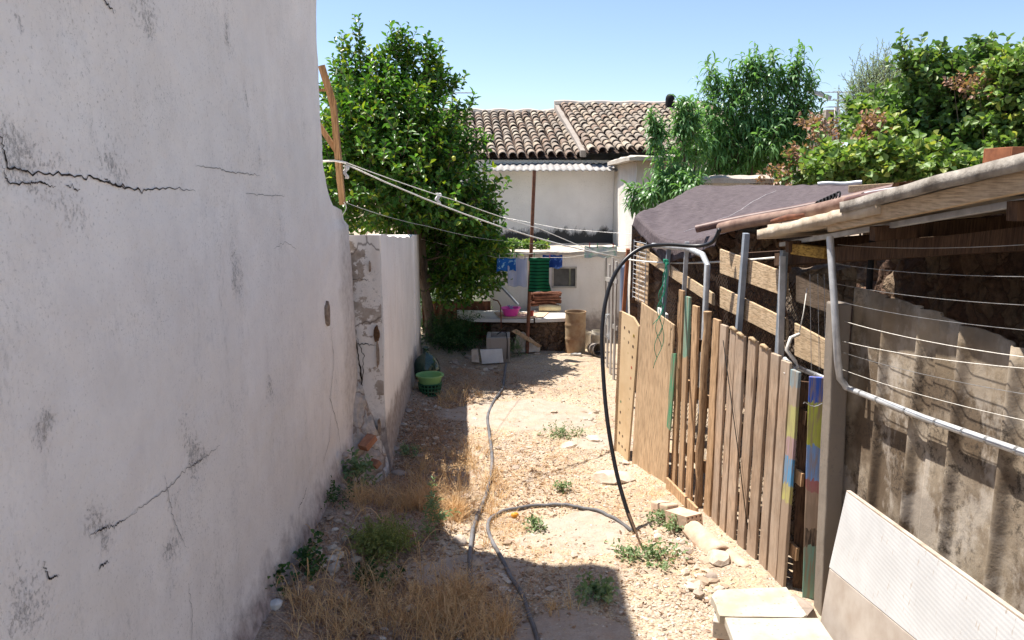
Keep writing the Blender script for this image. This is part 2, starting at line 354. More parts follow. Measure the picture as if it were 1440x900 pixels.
MAT = {}
MAT['ground'] = m_ground(); MAT['wallA'] = m_wallA()
MAT['wallB'] = m_plaster('lime_plaster', (.86, .82, .78), (.60, .52, .46), .45, .0, .12)
MAT['render'] = m_plaster('old_render', (.80, .74, .68), (.52, .44, .37), .6, .22, .1)
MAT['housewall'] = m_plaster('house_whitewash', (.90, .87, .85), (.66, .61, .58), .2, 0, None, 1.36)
MAT['white'] = m_plaster('white_wall', (.88, .85, .82), (.66, .58, .52), .3, 0, .05)
MAT['pillar'] = m_plaster('streaked_wall', (.74, .71, .66), (.52, .43, .33), .5, 0, None, None, 2.75)
MAT['concrete'] = m_plaster('concrete', (.36, .32, .28), (.25, .20, .16), .8)
MAT['postconc'] = m_plaster('post_concrete', (.25, .215, .18), (.17, .135, .105), .9)
MAT['capstone'] = m_plaster('cap_mortar', (.55, .49, .42), (.38, .31, .25), .8)
MAT['rubble'] = m_stone('rubble_stone', [(.20, .12, .085), (.28, .18, .12), (.34, .25, .17), (.16, .095, .07)], 8, .05, (.13, .085, .06))
MAT['benchstone'] = m_stone('bench_stone', [(.12, .075, .05), (.20, .13, .09), (.28, .20, .14)], 9, .05, (.09, .06, .04))
MAT['corner'] = m_stone('broken_plaster', [(.72, .67, .61), (.62, .54, .47), (.78, .74, .69), (.55, .45, .37)], 5, .03, (.30, .22, .17))
MAT['rock'] = simple('rock', (.52, .44, .37), (.33, .25, .20), .9, .15, 6, .6, .01, 0, .5)
MAT['rock_pale'] = simple('pale_rock', (.64, .56, .47), (.46, .36, .27), .9, .15, 7, .6, .01, 0, .2)
MAT['brick'] = simple('brick', (.48, .24, .14), (.34, .15, .09), .9, .1, 9, .5, .006)
MAT['paleclay'] = simple('pale_clay', (.62, .48, .36), (.46, .32, .23), .9, .1, 7, .5, .006)
MAT['rust'] = simple('rusty_steel', (.24, .10, .055), (.13, .055, .035), .8, .3, 20, .4, .002)
MAT['rust_or'] = simple('rusted_box', (.34, .13, .06), (.17, .06, .03), .8, .3, 9, .4, .002)
MAT['galv'] = simple('galvanised_steel', (.60, .61, .62), (.42, .43, .44), .5, .5, 12, .1, .001, .35)
MAT['steel'] = simple('blue_grey_steel', (.30, .34, .39), (.19, .22, .26), .55, .4, 7, .1, .001, .1)
MAT['brownpaint'] = simple('brown_pipe', (.17, .095, .08), (.10, .05, .042), .5, .4, 12, .2, .002)
MAT['brownold'] = simple('old_brown_pipe', (.32, .22, .17), (.17, .10, .08), .8, .3, 10, .3, .002)
MAT['rubber'] = simple('black_hose', (.018, .018, .02), (.01, .01, .012), .38, .5, 20, .1, .001)
MAT['hose'] = simple('grey_hose', (.17, .17, .18), (.085, .08, .08), .6, .35, 5, .25, .002)
MAT['rope'] = simple('white_rope', (.80, .78, .72), (.6, .56, .5), .8, .2, 60, .5, .002)
MAT['wire'] = simple('wire', (.42, .42, .42), (.28, .27, .26), .4, .5, 20, 0, 0, .6)
MAT['greenstr'] = simple('green_string', (.02, .30, .17), (.01, .2, .12), .6, .3)
MAT['ply'] = wood('plywood', (.68, .49, .31), (.54, .36, .21), 'z', None, .7)
MAT['board'] = wood('pale_board', (.72, .54, .35), (.56, .39, .23), 'y', None, .7)
MAT['pal_grey'] = wood('weathered_paling', (.62, .44, .30), (.32, .20, .125), 'z', (.55, .45, .36))
MAT['pal_brown'] = wood('brown_paling', (.66, .44, .26), (.38, .22, .11), 'z', None)
MAT['darkwood'] = wood('dark_wood', (.13, .075, .045), (.06, .032, .02), 'z', None)
MAT['bark'] = wood('bark', (.20, .14, .10), (.09, .06, .04), 'z', (.26, .21, .16))
MAT['round_pole'] = wood('round_pole', (.60, .41, .24), (.34, .2, .11), 'z', None)
MAT['orange_wood'] = wood('orange_wood', (.52, .30, .14), (.34, .17, .07), 'z', None, .8)
MAT['greywood'] = wood('silvered_wood', (.50, .46, .42), (.30, .26, .22), 'z', (.56, .53, .50))
MAT['tile'] = None
MAT['dark'] = simple('matt_black', (.012, .012, .013), (.006, .006, .007), .8, .2, 4, 0)
MAT['marble'] = simple('marble_slab', (.74, .72, .68), (.60, .57, .53), .5, .4, 5, .15, .003)
# ------------------------------------------------------------------ ground sheet
def axis(lo, hi, fine_lo, fine_hi, st):
    a = [fine_lo]; d = st
    while a[-1] > lo: d *= 1.35; a.append(a[-1]-d)
    a = a[::-1]; a += list(np.arange(fine_lo+st, fine_hi, st)); d = st
    while a[-1] < hi: d *= 1.35; a.append(a[-1]+d)
    return np.array(a)
gx = axis(-400, 400, -1.9, 2.3, .018); gy = axis(-60, 600, 3.9, 12.6, .026)
X, Y = np.meshgrid(gx, gy); Z = gz(X, Y)
pm = patchmask(X, Y); Zs = .045*vfbm(X, Y, .9, 3, 3)+.012
Z = Z*(1-pm*.8)+Zs*pm*.8
V = np.stack([X.ravel(), Y.ravel(), Z.ravel()], 1); nx, ny = len(gx), len(gy)
i = np.arange(nx-1); j = np.arange(ny-1); I, J = np.meshgrid(i, j); a = (J*nx+I).ravel()
g = np_mesh('ground', V, np.stack([a, a+1, a+nx+1, a+nx], 1), MAT['ground'], kind='structure')
g.data.polygons.foreach_set('use_smooth', [True]*len(g.data.polygons))
A = g.data.attributes.new('patch', 'FLOAT', 'POINT'); A.data.foreach_set('value', pm.ravel().astype(np.float32))
lm = smooth01((-.42+.12*vfbm(X, Y, 3, 4, 5)-X)/.25)*smooth01((11.6-Y)/1)*.75
lm = np.maximum(lm, .55*smooth01(1-np.hypot((X+.1)/1.3, (Y-10.3)/1.1)))*(1-pm)
A = g.data.attributes.new('litter', 'FLOAT', 'POINT'); A.data.foreach_set('value', lm.ravel().astype(np.float32))

# ------------------------------------------------------------------ walls: closed loops stacked in rows
def wall_mesh(name, foot, zs, mat, par=None, noise_amp=.008, shape=None, **k):
    """foot(z) -> list of (x,y) around the wall at height z; rows stacked at zs, capped."""
    mb = MB(); n = None
    for z in zs:
        L = foot(z); n = len(L)
        for (x, y) in L:
            q = mnoise.noise_vector(Vector((x*1.3, y*1.3, z*1.3)))*noise_amp*1.4+mnoise.noise_vector(Vector((x*6, y*6, z*6)))*noise_amp*.5
            p = Vector((x, y, z))+Vector((q.x, q.y, 0))
            if shape: p = shape(p)
            mb.v.append(tuple(p))
    for r in range(len(zs)-1):
        for c in range(n): mb.f.append((r*n+c, r*n+(c+1) % n, (r+1)*n+(c+1) % n, (r+1)*n+c))
    mb.f.append(tuple((len(zs)-1)*n+c for c in range(n)))
    return mb.build(name, mat, par, smooth=35, **k)

prof = [(0, 6.80), (.5, 6.78), (1.2, 6.72), (2.0, 6.68), (2.30, 6.60), (2.42, 6.52), (2.46, 6.22), (2.55, 6.08), (2.79, 5.95), (3.2, 5.93), (4.0, 5.98), (4.6, 6.02), (5.2, 6.12), (5.9, 6.28)]
pz, py_ = zip(*prof)
def footA(z):
    ye = float(np.interp(z, pz, py_))+.028*mnoise.noise(Vector((0, 3, z*5)))+.014*mnoise.noise(Vector((0, 9, z*19)))
    flare = .10*max(0, 1-z/.6)**2; x0 = -1.45+flare; L = []
    for y in np.concatenate([np.arange(-3, 5.8, .09), 5.8+(ye-.05-5.8)*np.linspace(0, 1, 18)]): L.append((x0+(.05*max(0, (y-5.6)/1.2)**2 if z < 2.3 else 0), y))
    xe = L[-1][0]
    L += [(xe-.012, ye-.02), (xe-.05, ye), (-1.7, ye+.01), (-1.93, ye), (-1.95, ye-.1), (-1.95, 3), (-1.95, -3)]
    return L
wallA = thing('house_wall', 'tall whitewashed wall with long black crack and mould spots filling the left side', 'wall', (-1.45, 3, 0))
wall_mesh('plaster_wall', footA, list(np.arange(-.1, 2.9, .045))+list(np.arange(2.9, 5.95, .08)), MAT['wallA'], wallA)
MC = NM('crack_dark', 1, .05); MC.col(MC.ramp(MC.noise(MC.obj(), 30, 4), [(.4, (.02, .016, .014)), (.65, (.10, .08, .07))])); MAT['crack'] = MC.m
MC2 = NM('crack_fine', 1, .05); MC2.col((.20, .18, .165)); MAT['crack2'] = MC2.m
# cracks follow the wall: jagged thin ribbons a few mm proud of the plaster
def wall_crack(name, pts, wmax, fin=0, par=wallA, X0=-1.45, mat=None, ends=True, surf=None, sub=12, jag=.014):
    P = [atx(px, py, X0) if surf is None else surf(px, py) for px, py in pts]; Q = []
    for a, b in zip(P, P[1:]):
        for k in range(sub): Q.append(a.lerp(b, k/sub))
    Q.append(P[-1]); mb = MB(); n = len(Q); sd = len(name)*7+n+pts[0][0]
    for k, p in enumerate(Q):
        u = mnoise.noise(Vector((k*.47, sd, 1)))*jag; q = mnoise.noise(Vector((k*.9, sd, 5)))*jag*.6
        d = (Q[min(k+1, n-1)]-Q[max(k-1, 0)]).normalized()
        nrm = Vector((1, 0, 0)) if surf is None else Vector((0, -1, 0)); sd_ = d.cross(nrm).normalized()
        t = k/(n-1); env = min(1, t*5, (1-t)*5) if ends else 1
        wd = wmax*env*(.35+.65*abs(mnoise.noise(Vector((k*.31, sd, 9))))*1.6)+.0012
        if surf is None:
            for nn_ in (0,):
                amp = .008; b1 = mnoise.noise_vector(Vector((X0*1.3, p.y*1.3, p.z*1.3)))*amp*1.4+mnoise.noise_vector(Vector((X0*6, p.y*6, p.z*6)))*amp*.5
            off = Vector((b1.x+.0035+.10*max(0, 1-p.z/.6)**2, 0, 0))
            if p.z < 2.3: off.x += .05*max(0, (p.y-5.6)/1.2)**2
        else: off = nrm*.014
        c = p+sd_*(u+q)+off; mb.v += [tuple(c-sd_*wd/2), tuple(c+sd_*wd/2)]
    for k in range(n-1): mb.f.append((2*k, 2*k+2, 2*k+3, 2*k+1))
    return mb.build('crack', mat or MAT['crack'], par)
wall_crack('a', [(-30, 170), (0, 195), (8, 235), (40, 242), (90, 246), (130, 250), (165, 262), (200, 268), (235, 264), (275, 268)], .009)
wall_crack('b', [(0, 232), (10, 258), (40, 258), (55, 256), (78, 263)], .007)
wall_crack('c', [(92, 260), (112, 268)], .007)
wall_crack('d', [(145, 250), (158, 260), (178, 262)], .010)
wall_crack('e', [(275, 234), (305, 236), (318, 242), (345, 244), (365, 247)], .005, mat=MAT['crack2'])
wall_crack('f', [(345, 272), (380, 275), (400, 275)], .004, mat=MAT['crack2'])
wall_crack('g', [(125, 754), (145, 742), (160, 740), (180, 728)], .006)
wall_crack('h', [(180, 728), (215, 702), (240, 684), (262, 660), (285, 645), (308, 626)], .004, mat=MAT['crack2'])
wall_crack('i', [(265, 653), (275, 652), (284, 645)], .005)
wall_crack('j', [(430, 684), (425, 700), (416, 716)], .006)
wall_crack('k', [(140, -5), (158, 18)], .008)
wall_crack('l', [(138, 798), (152, 789)], .010)
wall_crack('m', [(232, 668), (238, 700), (244, 730), (262, 770)], .003, mat=MAT['crack2'])
wall_crack('n', [(265, 820), (270, 860), (268, 900)], .003, mat=MAT['crack2'])
wall_crack('o', [(60, 790), (68, 815), (82, 808)], .008)
wall_crack('p', [(463, 455), (468, 510), (463, 560), (474, 600), (478, 650)], .007)
wall_crack('q', [(465, 580), (462, 620), (452, 655)], .006, mat=MAT['crack2'])
wall_crack('r', [(385, 350), (400, 340), (415, 350)], .003, mat=MAT['crack2'])

# lower garden wall with the thick end facing us
def footB(z):
    b = .03*max(0, 1-z/.5)**2
    fr = [(-1.17+b, 6.74), (-1.20+b, 7.4), (-1.23+b, 8.1), (-1.265+b, 8.9), (-1.30+b, 9.75), (-1.285+b, 9.85), (-1.275+b, 9.86), (-1.30+b, 10.3), (-1.38+b, 11.0), (-1.44+b, 11.66)]
    L = []
    for a, c in zip(fr, fr[1:]):
        m = max(1, int(math.hypot(c[0]-a[0], c[1]-a[1])/.1))
        for k in range(m): L.append((a[0]+(c[0]-a[0])*k/m, a[1]+(c[1]-a[1])*k/m))
    L.append(fr[-1]); L += [(-1.7, 11.7), (-1.9, 11.66), (-1.78, 9.8), (-1.66, 8.2), (-1.62, 6.74), (-1.5, 6.725), (-1.4, 6.72), (-1.3, 6.725)]
    return L
def shpB(p):
    s = p.z/2.25; top = float(np.interp(p.y, [6.7, 6.9, 8, 9.7, 9.9, 11.7], [2.235, 2.23, 2.13, 2.02, 2.04, 1.93]))+.018*mnoise.noise(Vector((p.x*3, p.y*4, 0)))
    return Vector((p.x, p.y, -.1+(top+.1)*(p.z+.1)/2.35))
wallB = thing('garden_wall', 'lower whitewashed garden wall with a cracked thick end facing the path', 'wall', (-1.4, 9, 0))
wall_mesh('plaster_wall', footB, list(np.arange(-.1, 2.26, .07)), MAT['wallB'], wallB, .008, shpB)
mb = MB()                                   # broken render at the end of the wall, lumpy sheet a few cm thick
def fE(u, v):
    z = 2.19*v; x = -1.63+u*.455; n = mnoise.noise(Vector((x*7, z*7, 2)))*.5+mnoise.noise(Vector((x*20, z*20, 2)))*.25
    return (x+(.006*n if 0 < u < 1 else 0), 6.70+.012*n-.10*max(0, 1-z/.9)*(1-u)*1.2, z)
mb.grid(fE, 24, 80); mb.build('end_render', MAT['render'], wallB, smooth=True)
endsurf = lambda px, py: at(px, py, 6.70)
for pts, wd in (([(487, 330), (490, 380), (496, 430), (500, 470), (507, 520), (512, 560), (526, 600), (540, 640)], .022), ([(500, 470), (512, 500), (509, 545), (512, 575), (506, 600)], .010),
                ([(489, 393), (510, 392), (521, 395)], .006), ([(500, 484), (515, 483), (530, 486)], .010), ([(497, 620), (505, 600), (512, 580)], .010)):
    wall_crack('e%d' % len(pts), pts, wd, par=wallB, surf=endsurf, jag=.02)
# peeled patches and lost plaster (real shallow lumps)
def flake(par, mat, c, rx, rz, seed, ynorm=True, th=.012, name='bare_patch'):
    mb = MB(); n = 22; ring = []
    for k in range(n):
        a = 2*math.pi*k/n; r = 1+.35*mnoise.noise(Vector((math.cos(a)*1.5, math.sin(a)*1.5, seed)))+.15*mnoise.noise(Vector((math.cos(a)*5, math.sin(a)*5, seed)))
        ring.append((math.cos(a)*rx*r, math.sin(a)*rz*r))
    f = (lambda u, w, d: Vector(c)+Vector((u, -d, w))) if ynorm else (lambda u, w, d: Vector(c)+Vector((d, u, w)))
    vs = [f(u, w, -.02) for u, w in ring]+[f(u*.95, w*.95, th) for u, w in ring]+[f(0, 0, th)]
    fs = [(k, (k+1) % n, n+(k+1) % n, n+k) for k in range(n)]+[(n+k, n+(k+1) % n, 2*n) for k in range(n)]
    mb.add(vs, fs); return mb.build(name, mat, par)
MAT['bare'] = simple('bare_clay_render', (.38, .30, .235), (.20, .14, .10), .95, .1, 20, .9, .01)
MAT['stain'] = simple('brown_hole', (.16, .09, .05), (.06, .035, .02), .95, .1, 30, .9, .01)
flake(wallB, MAT['stain'], at(529, 470, 6.68), .025, .08, 4); flake(wallB, MAT['bare'], at(520, 375, 6.68), .008, .05, 8)
flake(wallB, MAT['bare'], at(531, 500, 6.68), .012, .13, 9); flake(wallB, MAT['bare'], at(533, 600, 6.67), .012, .08, 12)
flake(wallA, MAT['bare'], atx(461, 440, -1.435), .05, .09, 3, False, .008)
# heap of broken plaster and bare bricks in the corner between the two walls
cor = thing('crumbling_corner', 'crumbling plaster corner with two bare bricks between the tall wall and the garden wall', 'wall', (-1.35, 6.6, 0))
mb = MB()
def fC(u, v):
    z = -.05+1.15*v; w = (1-v)**.7
    a = Vector((-1.43+.03*w, 6.22+.46*v, z)); b = Vector((-1.165+.02*w-.25*v**1.6, 6.72, z)); m = a.lerp(b, u)
    bul = .07*w*math.sin(math.pi*u)+.012*mnoise.noise(Vector((u*4, z*4, 1)))+.02*mnoise.noise(Vector((u*9, z*9, 1)))
    return m+Vector((.85, -.5, 0))*bul-Vector((.02, -.02, 0))*v*3
mb.grid(fC, 30, 60); mb.build('broken_render', MAT['corner'], cor, smooth=60)
for (px, py, L_, hh, rz_, tl) in ((517, 622, .15, .062, 1.0, -.5), (527, 652, .07, .05, .9, -.6)):
    c = at(px, py, 6.44); M_ = Matrix.Translation(c) @ Matrix.Rotation(rz_, 4, 'Z') @ Matrix.Rotation(tl, 4, 'Y')
    MB().box((-L_/2, -.05, -hh/2), (L_/2, .05, hh/2), M_).build('bare_brick', MAT['brick'], cor, bevel=.006, label='bare clay brick showing through the plaster')
for k, (px, py, s) in enumerate(((486, 640, .05), (497, 660, .07), (508, 672, .05), (482, 690, .08), (496, 705, .07), (512, 690, .06), (475, 725, .07), (461, 745, .07), (450, 770, .07), (436, 795, .08), (420, 835, .06))):
    p = atx(px, py, -1.37); MB().rock(p, s*.75, 40+k, (.8, 1.1, .9)).build('loose_stone', MAT['rock'] if k % 2 else MAT['render'], cor)
for pts, wd in (([(478, 650), (482, 680), (490, 700)], .02),): pass

# ------------------------------------------------------------------ far white house with tiled roofs
def m_tile():
    M = NM('clay_tile', .9, .15); i = M.isl(); v = M.pos()
    c = M.ramp(i, [(0, (.26, .17, .12)), (.25, (.36, .27, .20)), (.5, (.46, .37, .27)), (.75, (.33, .28, .23)), (1, (.58, .49, .37))])
    c = M.mix(M.ramp(M.noise(v, 3, 6, .7), [(.42, 0), (.62, .8)]), c, (.20, .175, .15)); c = M.mix(M.ramp(M.noise(v, 18, 5, .7), [(.5, 0), (.62, .75)]), c, (.11, .10, .09))
    M.col(c); M.bump(M.noise(v, 40, 4), .5, .01); return M.m
MAT['tile'] = m_tile(); MAT['tilebed'] = simple('tile_bed', (.10, .07, .055), (.05, .035, .03), .95, .1, 8, .5, .02)
hp = Vector((.5, 15.5, 0)); ha = R(4); ca, sa = math.cos(ha), math.sin(ha)
H = lambda u, v, z: Vector((hp.x+u*ca-v*sa, hp.y+u*sa+v*ca, z))
house = thing('white_house', 'white house with two weathered clay tile roofs at the end of the yard', 'house', H(1, 0, 0))
def roof(u0, u1, z0, z1, v0, v1, nrow, seed):
    rnd = random.Random(seed); mb = MB(); pitch = .196; nc = int(round((u1-u0)/pitch)); L = math.hypot(v1-v0, z1-z0); sl = Vector((0, v1-v0, z1-z0))/L
    zz = lambda v: z0+(z1-z0)*(v-v0)/(v1-v0)
    for c in range(nc):
        uc = u0+(c+.5)*pitch; wob = rnd.uniform(-.012, .012)
        for r in range(nrow):
            if rnd.random() < .006: continue
            t0 = r/nrow-.012+rnd.uniform(-.012, .012); t1 = (r+1.22)/nrow
            if r == nrow-1: t1 = 1
            jx = rnd.uniform(-.016, .016)+wob; jz = rnd.uniform(0, .02); n = 7; vs = []
            for t, rad, hz in ((t0, .088, .028), (t1, .070, 0)):
                for th in (0, -.014):
                    for k in range(n):
                        a = math.pi*k/(n-1); v = v0+(v1-v0)*t
                        vs.append(H(uc+jx-(rad+th)*math.cos(a), v, zz(v)+hz+jz+(rad+th)*math.sin(a)*.95+.015))
            fs = []
            for k in range(n-1): fs += [(k, k+1, 2*n+k+1, 2*n+k), (n+k, n+k+1, k+1, k)[::1]]
            mb.add(vs, fs)
    mb.build('tiled_roof', MAT['tile'], house, smooth=50)
    bed = MB(); nb = nc*4
    def fb(a, b):
        u = u0+(u1-u0)*a; v = v0+(v1-v0)*b; return H(u, v, zz(v)-.012)
    bed.grid(fb, 2, 2); bed.grid(lambda a, b: H(u0+(u1-u0)*a, v1+(v1-v0)*b, z1-.012-(z1-z0)*b), 2, 2)
    bed.build('roof_underlay', MAT['tilebed'], house)
roof(-2.75, .93, 3.21, 4.46, 0, 4.1, 14, 1); roof(.96, 4.9, 3.30, 4.66, -.35, 4.1, 15, 2)
mb = MB(); mb.tube([H(u, 4.12, 4.48+.02*math.sin(u*9)) for u in np.arange(-2.8, .95, .12)], .09, 8); mb.build('ridge', MAT['capstone'], house)
mb = MB(); mb.tube([H(u, 4.12, 4.69+.012*math.sin(u*7)) for u in np.arange(.86, 4.9, .12)], .10, 8); mb.build('ridge', MAT['capstone'], house)
mb = MB(); mb.bar(H(.93, -.1, 3.29), H(.90, 4.1, 4.62), .11, .13, j=.008, seg=14); mb.build('verge', MAT['concrete'], house)
mb = MB()
def hbox(mb, u0, u1, v0, v1, z0, z1):
    vs = [H(u, v, z) for z in (z0, z1) for u, v in ((u0, v0), (u1, v0), (u1, v1), (u0, v1))]
    mb.add(vs, [(0,3,2,1),(4,5,6,7),(0,1,5,4),(1,2,6,5),(2,3,7,6),(3,0,4,7)])
hbox(mb, -2.7, 4.8, .12, 8.0, -.1, 3.17); hbox(mb, -2.7, .9, 3.9, 4.3, 3.1, 4.40); hbox(mb, .96, 4.8, 3.9, 4.3, 3.1, 4.58)
mb.build('upper_wall', MAT['housewall'], house)
# gable triangles
mb = MB()
for u in (-2.7, .95, 4.8): mb.add([H(u, .1, 3.15), H(u, 4.1, 4.52 if u > .9 else 4.4), H(u, 8.0, 3.15), H(u-.1, .1, 3.15), H(u-.1, 4.1, 4.52 if u > .9 else 4.4), H(u-.1, 8.0, 3.15)], [(0,1,2), (5,4,3), (0,3,4,1), (1,4,5,2)])
mb.build('gable', MAT['housewall'], house)
# front wall under the awning and the awning itself
mb = MB(); mb.box((-.62, 14.95, -.1), (1.98, 15.25, 2.98)); mb.build('recessed_wall', MAT['housewall'], house)
MAT['asbestos'] = simple('fibre_cement', (.40, .38, .36), (.27, .255, .24), .95, .1, 5, .5, .004)
mb = MB()
def fA_(u, v):
    x = -.55+u*2.55; y = 14.5+v*1.15; z = 2.93+v*.17+.012*math.sin(x*2*math.pi/.125)+.01*mnoise.noise(Vector((x*2, y*2, 0)))
    return (x, y, z)
mb.grid(fA_, 240, 4); mb.build('corrugated_awning', MAT['asbestos'], house, smooth=True, solid=.012)
# side wall that runs towards us, lit from the left
mb = MB(); mb.grid(lambda u, v: ((1.99+.02*mnoise.noise(Vector((u*5, v*5, 0))), 12.25+u*2.7, -.1+v*3.13)), 10, 14)
mb.grid(lambda u, v: (1.99+u*.75, 12.25, -.1+v*3.13), 2, 2); mb.grid(lambda u, v: (1.99+u*.75, 12.25+v*2.7, 3.02+.02*mnoise.noise(Vector((u*5, v*5, 3)))), 2, 6); mb.grid(lambda u, v: (2.74, 12.25+u*2.7, -.1+v*3.13), 2, 2)
mb.build('side_wall', MAT['pillar'], house)
def slabtop(x0, x1, y0, y1, z0, th, seed, mat, par, name='coping', amp=.02, nu=14, nv=8, **k):
    mb = MB(); vs = []; 
    for top in (0, 1):
        for j in range(nv+1):
            for i in range(nu+1):
                u, v = i/nu, j/nv; x = x0+(x1-x0)*u; y = y0+(y1-y0)*v
                e = 1 if (i in (0, nu) or j in (0, nv)) else 0
                nn = mnoise.noise_vector(Vector((x*4, y*4, seed)))*amp
                vs.append((x+nn.x*e*1.3, y+nn.y*e*1.3, z0+(th-(.35*th if e else 0)+nn.z)*top))
    s = (nu+1)*(nv+1); fs = []
    for j in range(nv):
        for i in range(nu):
            a = j*(nu+1)+i; fs += [(a, a+nu+1, a+nu+2, a+1), (s+a, s+a+1, s+a+nu+2, s+a+nu+1)]
    for i in range(nu): fs += [(i, i+1, s+i+1, s+i), (nv*(nu+1)+i+1, nv*(nu+1)+i, s+nv*(nu+1)+i, s+nv*(nu+1)+i+1)]
    for j in range(nv): fs += [((j+1)*(nu+1), j*(nu+1), s+j*(nu+1), s+(j+1)*(nu+1)), (j*(nu+1)+nu, (j+1)*(nu+1)+nu, s+(j+1)*(nu+1)+nu, s+j*(nu+1)+nu)]
    mb.add(vs, fs); return mb.build(name, mat, par, smooth=30, **k)
slabtop(1.84, 2.85, 12.1, 14.95, 3.035, .09, 3, MAT['capstone'], house, 'wall_coping', .035)
# chimney pipe
ch = at(942, 150, 19.3)
mb = MB(); mb.tube([(ch.x, ch.y, 4.3), (ch.x, ch.y, ch.z+.0)], .095, 14); cp = mb.build('chimney_pipe', MAT['white'], house, smooth=40)
mb = MB(); mb.lathe((ch.x, ch.y, ch.z-.02), [(.0, 0), (.115, 0), (.115, .2), (.105, .26), (.07, .31), (0, .33)], 16); mb.build('cowl', MAT['dark'], cp, smooth=40)
# white post left of the awning
p0 = at(687, 232, 14.7); slab = MB().box((p0.x-.08, 14.62, 0), (p0.x+.06, 14.78, p0.z)); slab.build('post', MAT['white'], None, bevel=.01, label='slim white square post under the left end of the corrugated awning', cat='post')

# ------------------------------------------------------------------ low white shed in front of it
low = thing('low_outbuilding', 'low white outbuilding with a small window behind the washing', 'shed', (.8, 13.2, 0))
wx0, wx1 = at(776, 390, 13.1).x, at(811, 390, 13.1).x; wz0, wz1 = at(793, 405, 13.1).z, at(793, 375, 13.1).z
mb = MB(); yy = 13.1; TOP = 1.47; X0, X1 = -.38, 1.99
for a, b, c, d in ((X0, wx0, -.1, TOP), (wx1, X1, -.1, TOP), (wx0, wx1, -.1, wz0), (wx0, wx1, wz1, TOP)): mb.box((a, yy, c), (b, yy+.18, d))
mb.box((X0, yy+.18, -.1), (X0+.18, 14.9, TOP)); mb.box((X1-.15, yy+.18, -.1), (X1, 14.9, TOP)); mb.build('outer_wall', MAT['white'], low)
slabtop(X0-.05, X1-.01, yy-.12, 14.93, TOP+.002, .075, 8, MAT['capstone'], low, 'flat_roof', .03, 40, 14)
win = MB(); t_ = .03
for lo, hi in (((wx0, yy-.015, wz0), (wx0+t_, yy+.06, wz1)), ((wx1-t_*.8, yy-.015, wz0), (wx1, yy+.06, wz1)), ((wx0+t_, yy-.015, wz1-t_), (wx1-t_*.8, yy+.06, wz1)), ((wx0+t_, yy-.02, wz0), (wx1-t_*.8, yy+.06, wz0+t_))): win.box(lo, hi)
wf = win.build('window', simple('grey_frame', (.55, .52, .48), None, .6), low)
mg = simple('dusty_glass', (.10, .11, .115), (.06, .065, .07), .25, .5, 6, 0)
MB().box((wx0+t_, yy+.03, wz0+t_), (wx1-t_, yy+.04, wz1-t_)).build('pane', mg, wf)
MB().box((wx0+.30, yy+.015, wz0+t_), (wx0+.33, yy+.028, wz1-t_)).build('mullion', simple('olive_frame', (.26, .27, .20), None, .6), wf)

# yard wall behind the lemon tree, and a rusty sheet fence
mb = MB(); mb.grid(lambda u, v: (-6+u*5.6, 14.2+.03*mnoise.noise(Vector((u*9, v*3, 1))), -.1+v*1.75), 20, 6); mb.grid(lambda u, v: (-6+u*5.6, 14.2+v*.25, 1.65), 6, 1); mb.grid(lambda u, v: (-.4, 14.2+u*.25, -.1+v*1.75), 1, 1)
mb.build('yard_wall', MAT['white'], None, label='white boundary wall behind the lemon tree', cat='wall')
a_ = at(594, 446, 12.9); b_ = at(690, 446, 12.9)
mb = MB(); mb.grid(lambda u, v: (a_.x+(b_.x-a_.x)*u, 12.9+.02*math.sin(u*60), v*.68), 80, 2); mb.build('sheet_fence', MAT['rust'], None, solid=.003, label='rusty corrugated sheet fence behind the green bush', cat='fence')

# ------------------------------------------------------------------ stone bench, slab and things on it
bench = thing('stone_bench', 'rough dark stone bench carrying white marble slabs', 'bench', (.35, 12.3, 0))
def lump(x0, x1, y0, y1, z0, z1, amp, seed, n=16):
    mb = MB(); vs = []; fs = []
    def face(f, nu, nv): mb.grid(f, nu, nv)
    def d(p): q = mnoise.noise_vector(Vector(p)*4+Vector((seed, 0, 0)))*amp+mnoise.noise_vector(Vector(p)*11+Vector((seed, 0, 0)))*amp*.6; return Vector(p)+q
    face(lambda u, v: d((x0+(x1-x0)*u, y0, z0+(z1-z0)*v)), n*2, n); face(lambda u, v: d((x1, y0+(y1-y0)*u, z0+(z1-z0)*v)), n, n)
    face(lambda u, v: d((x0, y1+(y0-y1)*u, z0+(z1-z0)*v)), n, n); face(lambda u, v: d((x0+(x1-x0)*u, y0+(y1-y0)*v, z1)), n*2, n); face(lambda u, v: d((x1+(x0-x1)*u, y1, z0+(z1-z0)*v)), n, n)
    return mb
lump(-.36, .98, 12.05, 12.95, -.05, .46, .045, 3, 22).build('stone_base', MAT['benchstone'], bench, smooth=40)
def poly_slab(pts, z0, th, name, mat, par, tilt=None, **k):
    mb = MB(); n = len(pts); zf = tilt or (lambda x, y: 0)
    mb.add([(x, y, z0+zf(x, y)) for x, y in pts]+[(x, y, z0+th+zf(x, y)) for x, y in pts], [tuple(range(n))[::-1], tuple(n+i for i in range(n))]+[(i, (i+1) % n, n+(i+1) % n, n+i) for i in range(n)])
    return mb.build(name, mat, par, bevel=.006, **k)
poly_slab([(-.62, 11.98), (.35, 11.95), (.36, 12.8), (-.95, 12.85), (-.9, 12.3)], .47, .055, 'marble_slab', MAT['marble'], bench, lambda x, y: -.01*x)
poly_slab([(.37, 11.93), (.98, 12.03), (.92, 12.42), (.8, 12.85), (.38, 12.82)], .465, .06, 'marble_slab', MAT['marble'], bench, lambda x, y: .01)
poly_slab([(-.2, 12.0), (.5, 12.0), (.62, 12.5), (-.3, 12.55)], .53, .022, 'thin_slab', MAT['paleclay'], bench)
pink = NM('pink_plastic', .35, .5); pink.col((.85, .08, .48)); bc = at(718, 440, 12.15); bc.z = .556
